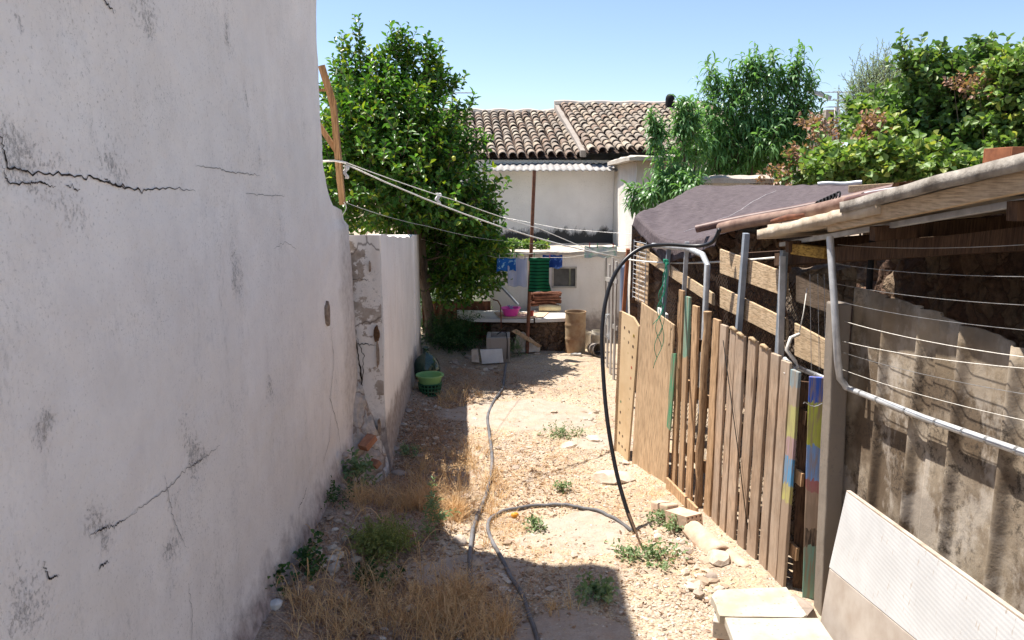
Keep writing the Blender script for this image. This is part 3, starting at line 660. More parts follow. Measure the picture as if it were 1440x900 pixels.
mb = MB(); mb.lathe(bc, [(0, 0), (.105, 0), (.118, .02), (.150, .115), (.168, .12), (.168, .13), (.146, .128), (.112, .02), (0, .012)], 28); mb.build('basin', pink.m, None, smooth=40, label='bright pink plastic basin on the white marble slab', cat='basin', origin=bc)
mb = MB(); 
for k in range(5): mb.tube([bc+Vector((-.02+.02*k, .01*k, .09)), bc+Vector((.05*math.cos(k), .05*math.sin(k), .165))], .008, 5)
mb.build('clothes_peg', simple('peg_blue', (.45, .5, .7)), None, label='small pale clothes pegs heaped inside the pink basin', cat='pegs')
rc = at(747, 437, 12.15); mb = MB(); mb.lathe((rc.x-.0, 12.1, .553), [(0, 0), (.035, 0), (.042, .085), (.04, .085), (.033, .01), (0, .01)], 14); mb.build('cup', simple('red_plastic', (.5, .07, .05), None, .4), None, smooth=40, label='small red cup beside the rusty pole on the slab', cat='cup')
# firewood and a cream sack
fw = thing('firewood_pile', 'pile of reddish firewood sticks on a cream roll at the back of the bench', 'firewood', (.55, 12.75, .55))
MAT['fire'] = simple('red_bark', (.22, .10, .065), (.10, .045, .03), .95, .1, 12, .8, .01)
for k in range(24):
    x = at(770, 430, 12.75).x; r = random.uniform(.012, .028); z = .65+(k//5)*.045; 
    MB().tube([(x-.28+random.uniform(-.05, .05), 12.62+(k % 5)*.06, z+random.uniform(-.01, .02)), (x, 12.63+(k % 5)*.06, z+.02), (x+.2+random.uniform(-.1, .04), 12.62+(k % 5)*.06, z+random.uniform(-.01, .03))], r, 7).build('stick', MAT['fire'], fw)
x = at(770, 430, 12.7).x; MB().tube([(x-.15, 12.62, .605), (x+.02, 12.62, .61), (x+.22, 12.63, .60)], [.055, .06, .052], 12).build('cream_roll', simple('cream_cloth', (.70, .60, .36), (.55, .44, .26), .9), fw, smooth=40)
# drum, buckets, pots
dc = at(806, 497, 11.95); dc.x += .03; dc.z = gzf(dc.x, dc.y)
mb = MB(); hh = .68; pr = [(0, 0), (.165, 0)]
for k in range(1, 30):
    z = hh*k/30; pr.append((.165+(.006 if k in (10, 11, 20, 21) else 0), z))
pr += [(.172, hh-.005), (.172, hh), (.16, hh), (.158, .2), (0, .2)]
mb.lathe(dc, pr, 30); mb.build('drum', simple('tan_rusty_drum', (.42, .31, .19), (.27, .15, .08), .8, .3, 5, .4, .003), None, smooth=40, label='tan rusty metal drum at the right end of the stone bench', cat='drum')
def bucket(px, py, Y, r, h, lab, mat, tilt=0, name='bucket', az=0, cat='bucket', group=None):
    c = at(px, py, Y); c.z = gzf(c.x, c.y)+(r if tilt > 1 else 0); t = thing(name, lab, cat, c, group)
    M_ = Matrix.Translation(c) @ Matrix.Rotation(az, 4, 'Z') @ Matrix.Rotation(tilt, 4, 'X')
    mb = MB(); mb.lathe((0, 0, 0), [(0, 0), (r*.82, 0), (r*.86, h*.05), (r*.97, h*.8), (r*1.03, h*.82), (r*1.03, h*.9), (r, h*.92), (r*1.02, h), (r*.95, h), (r*.78, .02), (0, .015)], 22); mb.v = [tuple(M_ @ Vector(p)) for p in mb.v]
    mb.build('shell', mat, t, smooth=40)
    mb = MB(); mb.tube([M_ @ Vector((r*1.03*math.cos(a), -.01-r*.35*math.sin(a)-.0, h*.86-r*.7*math.sin(a))) for a in np.linspace(0, math.pi, 12)], .004, 5); mb.build('handle', MAT['wire'], t)
    return t
crm = simple('cream_plastic', (.68, .64, .54), (.5, .44, .34), .5, .4, 6)
bucket(841, 484, 12.0, .105, .34, 'tall cream plastic bucket standing right of the drum by the picket gate', crm)
bucket(824, 484, 12.35, .085, .27, 'smaller cream bucket standing between the drum and the tall cream bucket', crm)
bucket(832, 494, 11.75, .10, .26, 'grey plastic bucket lying on its side in front of the cream buckets', simple('grey_plastic', (.28, .25, .22), (.16, .13, .11), .6, .3, 9), 1.45, az=.35)
mb = MB(); c = at(812, 494, 11.6); mb.tube([(c.x-.1, 11.6, .03), (c.x+.05, 11.5, .05)], .02, 8); mb.build('pipe_offcut', simple('pale_pipe', (.55, .53, .5)), None, label='short pale pipe offcut lying at the foot of the drum', cat='pipe')
# concrete planter box and leaning slabs to the left of the bench
pl = thing('concrete_trough', 'square concrete trough in the tree shade with a bent black pipe', 'trough', (-.2, 11.2, 0))
x0 = at(684, 500, 11.1).x; x1 = at(717, 500, 11.1).x; mb = MB()
mb.box((x0, 11.05, -.05), (x1, 11.13, .40), j=.006); mb.box((x0, 11.13, -.05), (x0+.06, 11.55, .40)); mb.box((x1-.06, 11.13, -.05), (x1, 11.55, .40)); mb.box((x0+.06, 11.48, -.05), (x1-.06, 11.55, .40)); mb.box((x0+.06, 11.13, .1), (x1-.06, 11.48, .33))
mb.build('trough_body', MAT['concrete'], pl, bevel=.012)
MB().tube([at(699, 470, 11.0), at(706, 466, 10.99), at(712, 468, 10.98), at(713.5, 480, 10.98), at(713, 505, 10.97)], .009, 6).build('bent_pipe', MAT['rubber'], pl, smooth=True)
def leaner(name, lab, cat, pts, Yb, lean, th, mat, group=None):
    mb = MB(); n = len(pts); P = [at(px, py, Yb+lean*(max(q[1] for q in pts)-py)/40) for px, py in pts]
    mb.add(P+[p+Vector((0, th, 0)) for p in P], [tuple(range(n)), tuple(n+i for i in range(n))[::-1]]+[((i+1) % n, i, n+i, n+(i+1) % n) for i in range(n)])
    return mb.build(name, mat, None, bevel=.005, label=lab, cat=cat, group=group)
leaner('stone_slab', 'small pale marble offcut leaning on the front of the concrete trough', 'slab', [(675, 492), (706, 491), (708, 510), (678, 512)], 10.95, .08, .04, MAT['marble'])
leaner('stone_slab', 'narrow upright stone offcut left of the concrete trough', 'slab', [(663, 492), (672, 491), (674, 510), (663, 509)], 10.95, .08, .05, MAT['rock_pale'])
leaner('stone_slab', 'long pale slab sloping against the dark bench right of the trough', 'slab', [(727, 470), (736, 467), (760, 487), (759, 495), (722, 496), (724, 480)], 11.8, .18, .05, MAT['rock_pale'])
leaner('timber_offcut', 'brown timber offcut leaning along the top of the sloping pale slab', 'timber', [(719, 466), (726, 463), (762, 487), (757, 489)], 11.72, .1, .03, MAT['pal_brown'])

# ------------------------------------------------------------------ washing lines and the tall rusty pole
pb, pt = at(741, 474, 11.9), at(751.5, 240, 12.15); pb.z = 0
pole = MB().tube([pb+Vector((0, -.1, 0)), pt+Vector((0, -.0, 0))], .028, 8).build('washing_pole', MAT['rust'], None, smooth=40, label='tall rusty pole rising from the bench to the awning', cat='pole')
MB().tube([at(693, 421, 11.85), at(700, 423, 11.85), at(704, 430, 11.84), at(705, 462, 11.82)], .011, 6).build('bent_bar', MAT['rust'], None, smooth=True, label='short bent rusty bar rising at the left of the slab', cat='bar')
MB().bar(at(697, 394, 12.9), at(729, 429, 12.75), .05, .035, seg=3).build('downpipe', MAT['steel'], None, bevel=.004, label='grey pipe sloping against the white wall above the pink basin', cat='pipe')
YL = 11.55
def line(name, pts, r, mat, lab, cat='washing line', sag=0, group=None):
    P = []
    for a, b in zip(pts, pts[1:]):
        for k in range(8): t = k/8; p = a.lerp(b, t); p.z -= sag*4*t*(1-t); P.append(p)
    P.append(pts[-1]); return MB().tube(P, r, 5).build(name, mat, None, smooth=True, label=lab, cat=cat, group=group)
line('washing_line', [at(592, 336, 12), at(697, 362, YL), at(742, 362.5, YL), at(800, 362, YL), at(890, 348, 11.4)], .004, MAT['rope'], 'thin white line holding the shorts and the green top')
line('washing_line', [at(690, 357, YL+.35), at(740, 357, YL+.35), at(790, 354, YL+.35), at(893, 344, 12)], .004, MAT['rope'], 'thin white line behind holding the darker blue shorts')
ra = at(480, 228, 6.6); rb = at(872, 362, 8.4)
line('rope', [ra, rb], .007, MAT['rope'], 'thick white rope from the orange post across to the pergola', 'rope', .10)
line('rope', [ra+Vector((0, 0, .012)), at(640, 282, 7.2), at(760, 322, 7.9), rb+Vector((.05, .0, -.06))], .004, MAT['rope'], 'thin white cord twisted beside the thick rope', 'rope', .01)
line('cord', [at(484, 284, 6.6), at(600, 318, 8.5), at(700, 338, 11), at(870, 350, 12)], .0028, MAT['wire'], 'thin pale green cord crossing the lemon tree', 'cord', .02)
line('wire', [at(680, 300, 14), at(790, 322, 13.0), at(900, 330, 12.2)], .0035, MAT['wire'], 'thin wire sloping in front of the upper white wall', 'wire')
line('rope', [at(884, 365, 8.4), at(960, 370, 7.2), at(1115, 360, 5.2)], .009, MAT['rope'], 'white rope stretched in front of the pergola boards', 'rope', .01)
# cloth knots on the rope
for px, py, lab in ((616, 276, 'scrap of white cloth knotted on the rope in front of the lemon tree'), (486, 238, 'frayed white cloth hanging at the orange post')):
    p = at(px, py, 6.6+(px-480)/390*1.8)
    mb = MB(); mb.grid(lambda u, v: p+Vector(((u-.5)*.05*(1-.5*v)+.012*math.sin(v*9), .01*math.sin(u*9+v*5), .03-v*.11)), 6, 8); mb.build('cloth_scrap', simple('cloth', (.74, .72, .70), (.6, .58, .56), .9), None, smooth=True, solid=.004, label=lab, cat='cloth')

def cloth(name, lab, cat, xl, xr, ytop, ybot, Y, mat, edge=None, folds=6, amp=.018, group=None, extra=None, seed=0):
    a = at(xl, ytop, Y); b = at(xr, ytop, Y); zb = at((xl+xr)/2, ybot, Y).z; W = b.x-a.x; Hh = a.z-zb; cx = (a.x+b.x)/2; mb = MB()
    def f(u, v):
        l, r_ = edge(v) if edge else (-.5, .5); uu = l+(r_-l)*u; am = amp*(.5+v)
        bot = .012*math.sin(u*11+seed)*v
        y = Y+am*math.sin(u*folds*2+seed+v*1.3)+am*.6*mnoise.noise(Vector((u*4, v*3, seed)))
        return (cx+uu*W, y, a.z-v*Hh-bot-(.012*math.sin(u*math.pi*2)**2)*(1-v))
    mb.grid(f, 36, 24)
    return mb.build(name, mat, None, smooth=True, solid=.003, label=lab, cat=cat, group=group)
def clothmat(name, c, stripes=None, sc=0, axisz=True, width=.25, c2=None, prints=None):
    M = NM(name, .9, .1); v = M.obj(); col = M.ramp(M.noise(v, 5, 3), [(.3, tuple(x*.85 for x in c)), (.7, c)])
    if stripes:
        q = M.sep(v)[2 if axisz else 0]; f = M.math('FRACT', M.math('MULTIPLY', q, sc)); col = M.mix(M.ramp(f, [(width, 1), (width+.02, 0)], 'LINEAR'), col, stripes)
    if prints: col = M.mix(M.ramp(M.noise(v, 16, 2), [(.56, 0), (.6, 1)]), col, prints)
    M.col(col); tr = M.n('ShaderNodeBsdfTranslucent'); M.put(tr.inputs[0], col); mx = M.n('ShaderNodeMixShader'); mx.inputs[0].default_value = .35
    M.t.links.new(M.b.outputs[0], mx.inputs[1]); M.t.links.new(tr.outputs[0], mx.inputs[2]); M.t.links.new(mx.outputs[0], M.out.inputs[0]); return M.m
def tank(v):
    if v < .12: return (-.46, .46)
    return (-.42-.06*max(0, v-.75)*4*1.0, .42+.10*max(0, v-.75)*4)
cloth('striped_top', 'green tank top with black stripes on the washing line', 'shirt', 742, 775, 362, 410, YL-.03, clothmat('green_stripe', (.025, .20, .09), (.010, .014, .012), 19), tank, 5, .02)
cloth('shorts', 'bright blue shorts with a pale print at the left of the washing line', 'shorts', 699, 725, 363, 381, YL-.02, clothmat('blue_print', (.04, .20, .62), prints=(.35, .62, .80)), lambda v: (-.5-.03*v, .5+.03*v), 4, .018, seed=2)
cloth('pyjama_trousers', 'pale blue and white striped trousers between the blue shorts and the green top', 'trousers', 714, 742, 363, 403, YL+.01, clothmat('pale_stripe', (.66, .69, .80), (.42, .50, .70), 45, False, .3), lambda v: (-.5, .46), 4, .02, seed=4)
cloth('shorts', 'darker blue patterned shorts behind the green top', 'shorts', 763, 791, 358, 377, YL+.34, clothmat('navy_print', (.04, .10, .36), prints=(.15, .28, .62)), lambda v: (-.5, .5), 3, .02, seed=6)
cloth('tablecloth', 'thin white patterned cloth on the line beside the picket gate', 'cloth', 822, 868, 346, 362, 11.5, clothmat('thin_white', (.66, .70, .68), prints=(.45, .62, .52)), None, 7, .015, seed=7)
cloth('towel', 'pale blue towel hanging over the picket gate behind the black hose', 'towel', 873, 884, 372, 452, 8.95, clothmat('grey_blue', (.42, .50, .64)), None, 3, .02, seed=8)
for k, (px, py, Y_, cc, ln) in enumerate(((702, 360, YL, 'white', 'left end of the left blue shorts'), (722, 361, YL, 'white', 'right end of the left blue shorts'), (738, 361, YL, 'grey', 'right edge of the striped trousers'), (744, 360, YL-.03, 'dark', 'left shoulder of the green top'), (773, 358, YL-.03, 'pink', 'right shoulder of the green top'), (751, 357, YL+.34, 'green', 'rope behind the green top'), (829, 343, 11.5, 'red', 'left end of the thin white cloth'), (840, 344, 11.5, 'green', 'middle of the thin white cloth'), (862, 344, 11.5, 'red', 'right end of the thin white cloth'))):
    c = {'white': (.7, .7, .7), 'grey': (.4, .4, .4), 'dark': (.05, .05, .05), 'pink': (.75, .25, .4), 'green': (.05, .35, .15), 'red': (.5, .06, .05)}[cc]
    p = at(px, py+2, Y_); MB().bar(p+Vector((0, 0, -.03)), p+Vector((.004, 0, .04)), .012, .012, up=(0, 1, 0)).build('clothes_peg', simple('peg_'+cc, c, None, .5), None, label='%s clothes peg on the %s' % (cc, ln), cat='clothes peg', group='clothes pegs on the washing lines')

# weathered picket gate between the barrels and the pergola
gate = thing('picket_gate', 'silvered picket gate with a coil of wire beyond the pegboard', 'gate', (1.25, 9.8, 0))
for k, (px, y0, y1, Y_) in enumerate(((852, 362, 492, 11.1), (857, 372, 494, 10.8), (862, 362, 496, 10.4), (867, 368, 500, 10.1))):
    a = at(px, y0, Y_); b = Vector((a.x, Y_, 0)); MB().bar(b, a, .055, .02, up=(1, .2, 0), j=.003, seg=5).build('picket', MAT['greywood'], gate)
MB().bar(at(851, 392, 11.12), at(868, 396, 10.0), .06, .02, up=(1, 0, 0)).build('rail', MAT['greywood'], gate); MB().bar(at(851, 452, 11.12), at(868, 462, 10.0), .06, .02, up=(1, 0, 0)).build('rail', MAT['greywood'], gate)
c = at(853.5, 458, 10.6); mb = MB()
for q in range(4):
    mb.tube([c+Vector((.05*math.cos(a)+.01*q-.02, -.04*q, .17*math.sin(a)+.015*math.sin(3*a+q))) for a in np.linspace(0, 2*math.pi, 22)], .009, 5, caps=False)
mb.build('wire_coil', MAT['galv'], None, label='coil of thick silvery cable hung on the silvered picket gate', cat='cable')

# orange timber frame standing on the broken wall
of = thing('timber_prop', 'orange wooden post with a diagonal brace on the broken wall top', 'post', at(482, 290, 6.62))
MB().bar(at(482, 288, 6.6), at(468, 140, 6.6), .055, .05, j=.003, seg=4).build('post', MAT['orange_wood'], of)
MB().bar(at(469, 148, 6.6), at(452, 92, 6.55), .055, .045, j=.003, seg=3).build('top_brace', MAT['orange_wood'], of)
MB().bar(at(473, 212, 6.62), at(438, 160, 6.62), .05, .04, seg=3).build('diagonal_brace', MAT['orange_wood'], of)
MB().bar(at(467, 126, 6.58), at(445, 127, 6.58), .02, .02).build('cross_bar', MAT['orange_wood'], of)
mb = MB(); mb.tube([at(445, 227, 6.62), at(470, 226, 6.57), at(487, 229, 6.56)], .010, 6); mb.tube([at(484, 284, 6.57)+Vector((.02*math.sin(k*.9), -.01, -.025*k)) for k in range(12)], .003, 4); mb.build('rope_tie', MAT['rope'], None, label='white rope loop tied round the orange wooden post', cat='rope')
# ------------------------------------------------------------------ paling fence
FA, FB = Vector((1.42, 6.25, 0)), Vector((1.78, 4.45, 0))
def fpt(px, py=480):                                            # point on the fence line seen at this column near the paling tops
    a_, b_, c_ = ray(px, py); k = a_/b_; s = (k*FA.y-FA.x)/((FB.x-FA.x)-k*(FB.y-FA.y)); return FA.lerp(FB, s)
fence = thing('paling_fence', 'fence of weathered upright palings along the right of the path', 'fence', (1.6, 5.3, 0))
fd = (FB-FA).normalized(); fn = Vector((fd.y, -fd.x, 0))       # towards the path
if fn.x > 0: fn = -fn
MAT['pal_cap'] = wood('pale_end', (.60, .44, .27), (.46, .31, .18), 'z', None)
def painted(name, bands, soft=.02):
    M = NM(name, .7, .25); v = M.pos(); z = M.sep(v)[2]; zz = M.math('ADD', z, M.math('MULTIPLY', M.math('SUBTRACT', M.noise(M.sc(v, 9, 9, 2), 4, 5), .5), .12))
    z0, z1 = bands[0][0], bands[-1][0]; f = M.math('DIVIDE', M.math('SUBTRACT', zz, z0), z1-z0+1e-6)
    st = []
    for (z, c), nx_ in zip(bands, bands[1:]): st.append(((z-z0)/(z1-z0), c))
    c = M.ramp(f, st[:30], 'CONSTANT'); wf = M.noise(M.sc(v, 20, 20, 1.5), 3, 6)
    c = M.mix(M.ramp(wf, [(.40, .8), (.56, .08)]), c, (.30, .22, .155)); M.col(c); M.bump(wf, .3, .003); return M.m
pals = [(953, 963, 408, 690, 'pal_brown'), (964, 973, 417, 708, 'green'), (975, 986, 430, 712, 'pal_brown'), (987, 1000, 438, 738, 'bark'), (1002, 1014, 449, 748, 'pal_brown'),
        (1014, 1025, 457, 766, 'pal_grey'), (1026, 1036, 463, 782, 'pal_grey'), (1036, 1050, 471, 798, 'pal_grey'), (1052, 1065, 478, 812, 'pal_grey'), (1067, 1082, 488, 828, 'pal_grey'),
        (1085, 1098, 498, 830, 'pal_grey'), (1099, 1113, 508, 845, 'pal_grey'), (1112, 1124, 521, 852, 'stripe')]
greenp = painted('green_paling', [(0, (.50, .33, .19)), (1.22, (.20, .38, .28)), (1.9, (.1, .4, .3))])
stripe1 = painted('striped_paling', [(0, (.36, .27, .2)), (.62, (.48, .46, .15)), (.74, (.05, .30, .58)), (.92, (.42, .28, .30)), (1.05, (.46, .45, .17)), (1.26, (.42, .34, .26)), (1.38, (.24, .34, .38)), (1.6, (0, 0, 0))])
stripe2 = painted('multicolour_paling', [(0, (.18, .36, .29)), (.40, (.03, .025, .022)), (.52, (.36, .27, .2)), (.68, (.42, .30, .22)), (.76, (.40, .14, .15)), (.84, (.17, .33, .66)), (1.06, (.45, .50, .07)), (1.33, (.02, .10, .50)), (1.7, (0, 0, 0))])
blackp = painted('greened_paling', [(0, (.34, .21, .12)), (.9, (.34, .21, .12)), (1.9, (.1, .4, .3))])
for k, (x0, x1, yt, yb, mt) in enumerate(pals):
    p = fpt((x0+x1)/2, yt); wd = (x1-x0)/F*p.y*1.68; top = at((x0+x1)/2, yt, p.y).z
    a, b, c = ray((x0+x1)/2-2, yb); zb = max(-.02, EYE+c*(p.y/b)) if yb < 845 else 0
    base = Vector((p.x, p.y, zb)); tp = Vector((p.x+random.uniform(-.008, .008), p.y, top))
    m_ = {'green': greenp, 'stripe': stripe1}.get(mt) or MAT[mt]
    if mt == 'bark':
        mb = MB(); n = 12; mb.tube([base.lerp(tp, i/n)+Vector((.006*math.sin(i*1.3), 0, 0)) for i in range(n+1)], [.032+.005*math.sin(i*2.1) for i in range(n+1)], 9)
        mb.build('paling', MAT['round_pole'], fence, smooth=40)
    else: MB().bar(base, tp, wd, .022, up=fn, j=.0025, seg=8).build('paling', m_, fence, bevel=.004, label={'green': 'paling with green paint on its upper half', 'stripe': 'paling with faded blue and yellow stripes'}.get(mt))
    if 6 <= k <= 9:
        MB().tube([tp+Vector((-.01, .0, .004))-fd*.03, tp+Vector((-.01, 0, .010)), tp+fd*.05+Vector((-.01, 0, -.004))], .014, 7).build('top_strip', MAT['pal_cap'], fence, smooth=True)
# rails behind the palings
for zt, zb_, mt in ((1.38, 1.2, 'darkwood'), (.98, .80, 'pal_brown'), (.42, .30, 'pal_brown')):
    MB().bar(FA-fn*.045+Vector((0, 0, zt)), FA.lerp(FB, .99)-fn*.045+Vector((0, 0, zb_)), .02, .09, up=(0, 0, 1), seg=4).build('rail', MAT[mt], fence)
# kicker board at the foot
ka, kb = gr(940, 726), gr(985, 742); ka = at(942, 690, 6.22); kb = at(985, 735, 5.55)
MB().bar(ka+fn*.03+Vector((0, 0, .05)), kb+fn*.03+Vector((0, 0, .05)), .02, .15, seg=3).build('kicker_board', MAT['pal_brown'], fence, bevel=.003)
# colourful paling near the concrete post
p = Vector((1.86, 4.36, 0)); MB().bar(Vector((1.885, 4.38, 0)), Vector((1.83, 4.38, at(1142, 530, 4.38).z)), .10, .025, up=(-.5, -1, 0), j=.002, seg=8).build('paling', stripe2, fence, bevel=.004, label='paling painted in blue, yellow, pale blue, red and green bands')
MB().bar(Vector((1.86, 4.52, .0)), Vector((1.82, 4.54, 1.42)), .07, .025, up=(-.6, -1, 0), seg=4).build('gap_fill_board', MAT['darkwood'], fence)  # dark board added to fill the gap between two palings with darkness
MB().bar(Vector((1.93, 4.34, .0)), Vector((1.90, 4.36, 1.0)), .04, .04, up=(-1, 0, 0), seg=4).build('red_stake', wood('red_stake', (.34, .10, .05), (.18, .05, .03), 'z'), fence)
MB().tube([fpt(1022)+fn*.03+Vector((0, 0, 1.5)), fpt(1050)+fn*.03+Vector((0, 0, .8)), fpt(1072)+fn*.03+Vector((0, 0, .25))], .0035, 5).build('loose_wire', MAT['dark'], fence, smooth=True)
for yy_ in (4.38, 4.36):
    pass
MB().tube([Vector((1.80+.06*math.cos(a), 4.345-.01*math.sin(a*2), 1.33+.012*math.sin(a*3)+.0*a)) for a in np.linspace(0, 3.0, 9)], .003, 4).build('wire_tie', MAT['wire'], fence)

# plywood sheet and pegboard beyond the palings
def sheet(name, P, th, mat, par=None, nrm=None, bev=.003, **k):
    mb = MB(); P = [Vector(p) for p in P]; n = nrm or (P[1]-P[0]).cross(P[-1]-P[0]).normalized(); m = len(P)
    mb.add(P+[p+n*th for p in P], [tuple(range(m))[::-1], tuple(m+i for i in range(m))]+[(i, (i+1) % m, m+(i+1) % m, m+i) for i in range(m)])
    return mb.build(name, mat, par, bevel=bev, **k)
plyL, plyR = at(894, 672, 6.9), at(937, 712, 6.25)
sheet('plywood_sheet', [at(890, 664, 6.92)+Vector((0, 0, -.02)), at(938, 714, 6.3), at(950, 457, 6.3), at(923, 438, 6.66), at(904, 425, 6.92)], .018, MAT['ply'], label='tall bare plywood sheet between the pegboard and the palings', cat='board')
sheet('green_board', [at(939, 600, 6.27), at(944, 606, 6.2), at(952, 497, 6.2), at(946, 497, 6.27)], .012, painted('solid_green', [(0, (.05, .27, .14)), (3, (.05, .27, .14)), (3.1, (0, 0, 0))]), label='narrow bright green board at the right edge of the plywood sheet', cat='board')
pg = thing('pegboard', 'pale pegboard with rows of coloured round holes leaning at the far end of the fence', 'board', gr(868, 650))
c0, c1, c2, c3 = at(869, 645, 7.25), at(884, 662, 6.98), at(901, 459, 7.0), at(877, 438, 7.3)
sheet('panel', [c0, c1, c2, at(893, 446, 7.1), c3], .02, simple('birch', (.66, .50, .31), (.56, .40, .23), .6, .2, 4, .05), pg)
MB().bar(c0+Vector((-.02, .02, 0)), c3+Vector((-.02, .02, 0)), .03, .045).build('edge_strip', MAT['board'], pg)
hc = {'k': (.05, .025, .02), 'b': (.03, .1, .35), 'r': (.45, .05, .05), 'g': (.05, .2, .1), 'y': (.3, .22, .03)}; hm = {q: simple('disc_'+q, c, None, .6, bump=0) for q, c in hc.items()}
nn = (c1-c0).cross(c3-c0).normalized(); nn = nn if nn.x < 0 else -nn
for r in range(13):
    for q in range(3):
        u = .22+.28*q; v = (r+.8)/14; p = c0.lerp(c1, u).lerp(c3.lerp(c2, u), v)+nn*(.001 if nn.x < 0 else 0)
        key = 'r' if (r, q) in ((8, 2), (9, 2), (6, 0)) else 'b' if (r, q) in ((9, 1), (8, 1), (9, 0), (5, 1)) else 'g' if (r+q) % 5 == 0 else 'y' if (r*q) % 7 == 3 else 'k'
        d1 = (c1-c0).normalized(); d2 = (c3-c0).normalized(); mb = MB(); n = 10; rr = .014
        for sgn in (-.001, .0235): mb.v += [tuple(p+nn*sgn+d1*math.cos(2*math.pi*i/n)*rr+d2*math.sin(2*math.pi*i/n)*rr) for i in range(n)]
        mb.f = [tuple(range(n))[::-1], tuple(n+i for i in range(n))]+[(i, (i+1) % n, n+(i+1) % n, n+i) for i in range(n)]; mb.build('peg_hole', hm[key], pg)
# green string hanging on the boards
p = at(936, 368, 6.4); mb = MB()
for s_ in range(5):
    mb.tube([p+Vector((-.03*(k/20)+.035*math.sin(k*.5+s_*1.4)*(.3+k/26)-.02*s_*k/40, -.02*s_, -(.93-.1*s_)*k/22)) for k in range(23)], .0028, 4)
for s_ in range(3): mb.tube([p+Vector((.02*math.cos(a+s_), -.02+.01*math.sin(a), .02*math.sin(a))) for a in np.linspace(0, 6, 9)], .006, 4)
mb.build('green_string', MAT['greenstr'], None, smooth=True, label='tangled green string hanging from the pale board over the plywood', cat='string')

# ------------------------------------------------------------------ pergola of steel posts and pale boards (wire mesh behind), brown shade net
perg = thing('boarded_pergola', 'steel framed pen with pale horizontal boards and dark mesh behind the palings', 'pen', (1.9, 6.5, 0))
# boards run from the far corner (1.40, 8.5) to the near end (1.93, 4.55)
BA, BB = Vector((1.38, 8.55, 0)), Vector((1.98, 4.45, 0))
def bpt(px, py=400):
    a, b, c = ray(px, py); k = a/b; s = (k*BA.y-BA.x)/((BB.x-BA.x)-k*(BB.y-BA.y)); p = BA.lerp(BB, s); return Vector((p.x, p.y, EYE+c*(p.y/b)))
def board(pts, name='board', mat='board'):
    P = [bpt(*q) for q in pts]; sheet(name, P, .018, MAT[mat], perg, Vector((1, .15, 0)).normalized())
board([(896, 358), (1003, 430), (1003, 413), (896, 343)])
board([(1012, 384), (1106, 418), (1106, 384), (1012, 350)]); board([(1012, 432), (1106, 480), (1106, 449), (1012, 403)])
board([(1119, 424), (1168, 441), (1168, 410), (1119, 387)]); board([(1117, 500), (1168, 524), (1168, 482), (1117, 454)])
def stpost(p_top, p_bot, w_=.05, name='steel_post', mat='steel', off=-.03):
    a = bpt(*p_top); b = bpt(*p_bot); o = Vector((off, 0, 0)); b = a+(b-a)*1.0; d = (b-a)/(b-a).length
    b2 = a+d*((a.z-.0)/-d.z) if d.z < -.3 else b
    MB().bar(a+o, b2+o, w_, .04, up=(-1, 0, 0)).build(name, MAT[mat], perg, bevel=.003)
stpost((1055, 328), (1044, 465), .06); stpost((1109, 352), (1101, 503), .058); stpost((945, 350), (936, 450), .035, mat='steel')
stpost((971, 340), (966, 420), .018, mat='galv'); stpost((1113, 360), (1110, 500), .02, mat='galv', off=-.06)
stpost((887, 350), (880, 445), .06, 'timber_post', 'rust_or'); stpost((905, 375), (903, 440), .045, 'timber_post', 'darkwood', .03)
MB().tube([bpt(925, 345)+Vector((-.05, 0, 0)), bpt(975, 349)+Vector((-.05, 0, 0)), bpt(996, 358)+Vector((-.05, 0, 0)), bpt(1003, 372)+Vector((-.05, 0, 0)), Vector((bpt(1000, 440).x-.05, bpt(1000, 440).y, 0))], .026, 10).build('bent_steel_frame', MAT['galv'], perg, smooth=40)
mm = NM('dark_mesh', .8, .2); v = mm.obj(); vy = mm.sep(v)
a1 = mm.math('ABSOLUTE', mm.math('SUBTRACT', mm.math('FRACT', mm.math('MULTIPLY', mm.math('ADD', vy[1], vy[2]), 22)), .5)); a2 = mm.math('ABSOLUTE', mm.math('SUBTRACT', mm.math('FRACT', mm.math('MULTIPLY', mm.math('SUBTRACT', vy[1], vy[2]), 22)), .5))
mm.col((.07, .05, .04)); mm.put(mm.b.inputs['Alpha'], mm.ramp(mm.math('MAXIMUM', a1, a2), [(.38, 0), (.42, 1)]))
mb = MB(); mb.grid(lambda u, v: (BA.x+(BB.x-BA.x)*u*.9+.06+.01*math.sin(u*20), BA.y+(BB.y-BA.y)*u*.9, 0.3+v*1.66), 20, 6); mb.build('wire_mesh', mm.m, perg)
# little galvanised grille beside the far post
mb = MB(); g0, g1 = bpt(895, 360), bpt(912, 372)
for k in range(13):
    q = k/12; mb.tube([Vector((g0.x-.03, g0.y, 2.02-q*.62)), Vector((g1.x-.03, g1.y, 2.02-q*.62))], .0035, 4)
for k in range(3): p = g0.lerp(g1, k/2); mb.tube([Vector((p.x-.03, p.y, 1.38)), Vector((p.x-.03, p.y, 2.04))], .004, 4)
mb.build('small_grille', MAT['galv'], perg)
sheet('pale_panel', [Vector((g0.x, g0.y, 1.35)), Vector((g1.x, g1.y, 1.35)), Vector((g1.x, g1.y, 2.0)), Vector((g0.x, g0.y, 2.0))], .01, MAT['ply'], perg, Vector((1, .1, 0)))
sheet('white_bag', [bpt(921, 490), bpt(934, 500), bpt(936, 442), bpt(924, 432)], .03, simple('white_plastic', (.8, .78, .76)), perg, Vector((1, .1, 0)))
# sheet, grid of junk shading the inside; long timber stringers under the net
for (a, b) in (((1.45, 8.5, 2.10), (3.6, 9.2, 2.28)), ((1.85, 6.1, 2.05), (3.6, 6.2, 2.15))): MB().bar(a, b, .05, .07).build('roof_beam', MAT['darkwood'], perg)

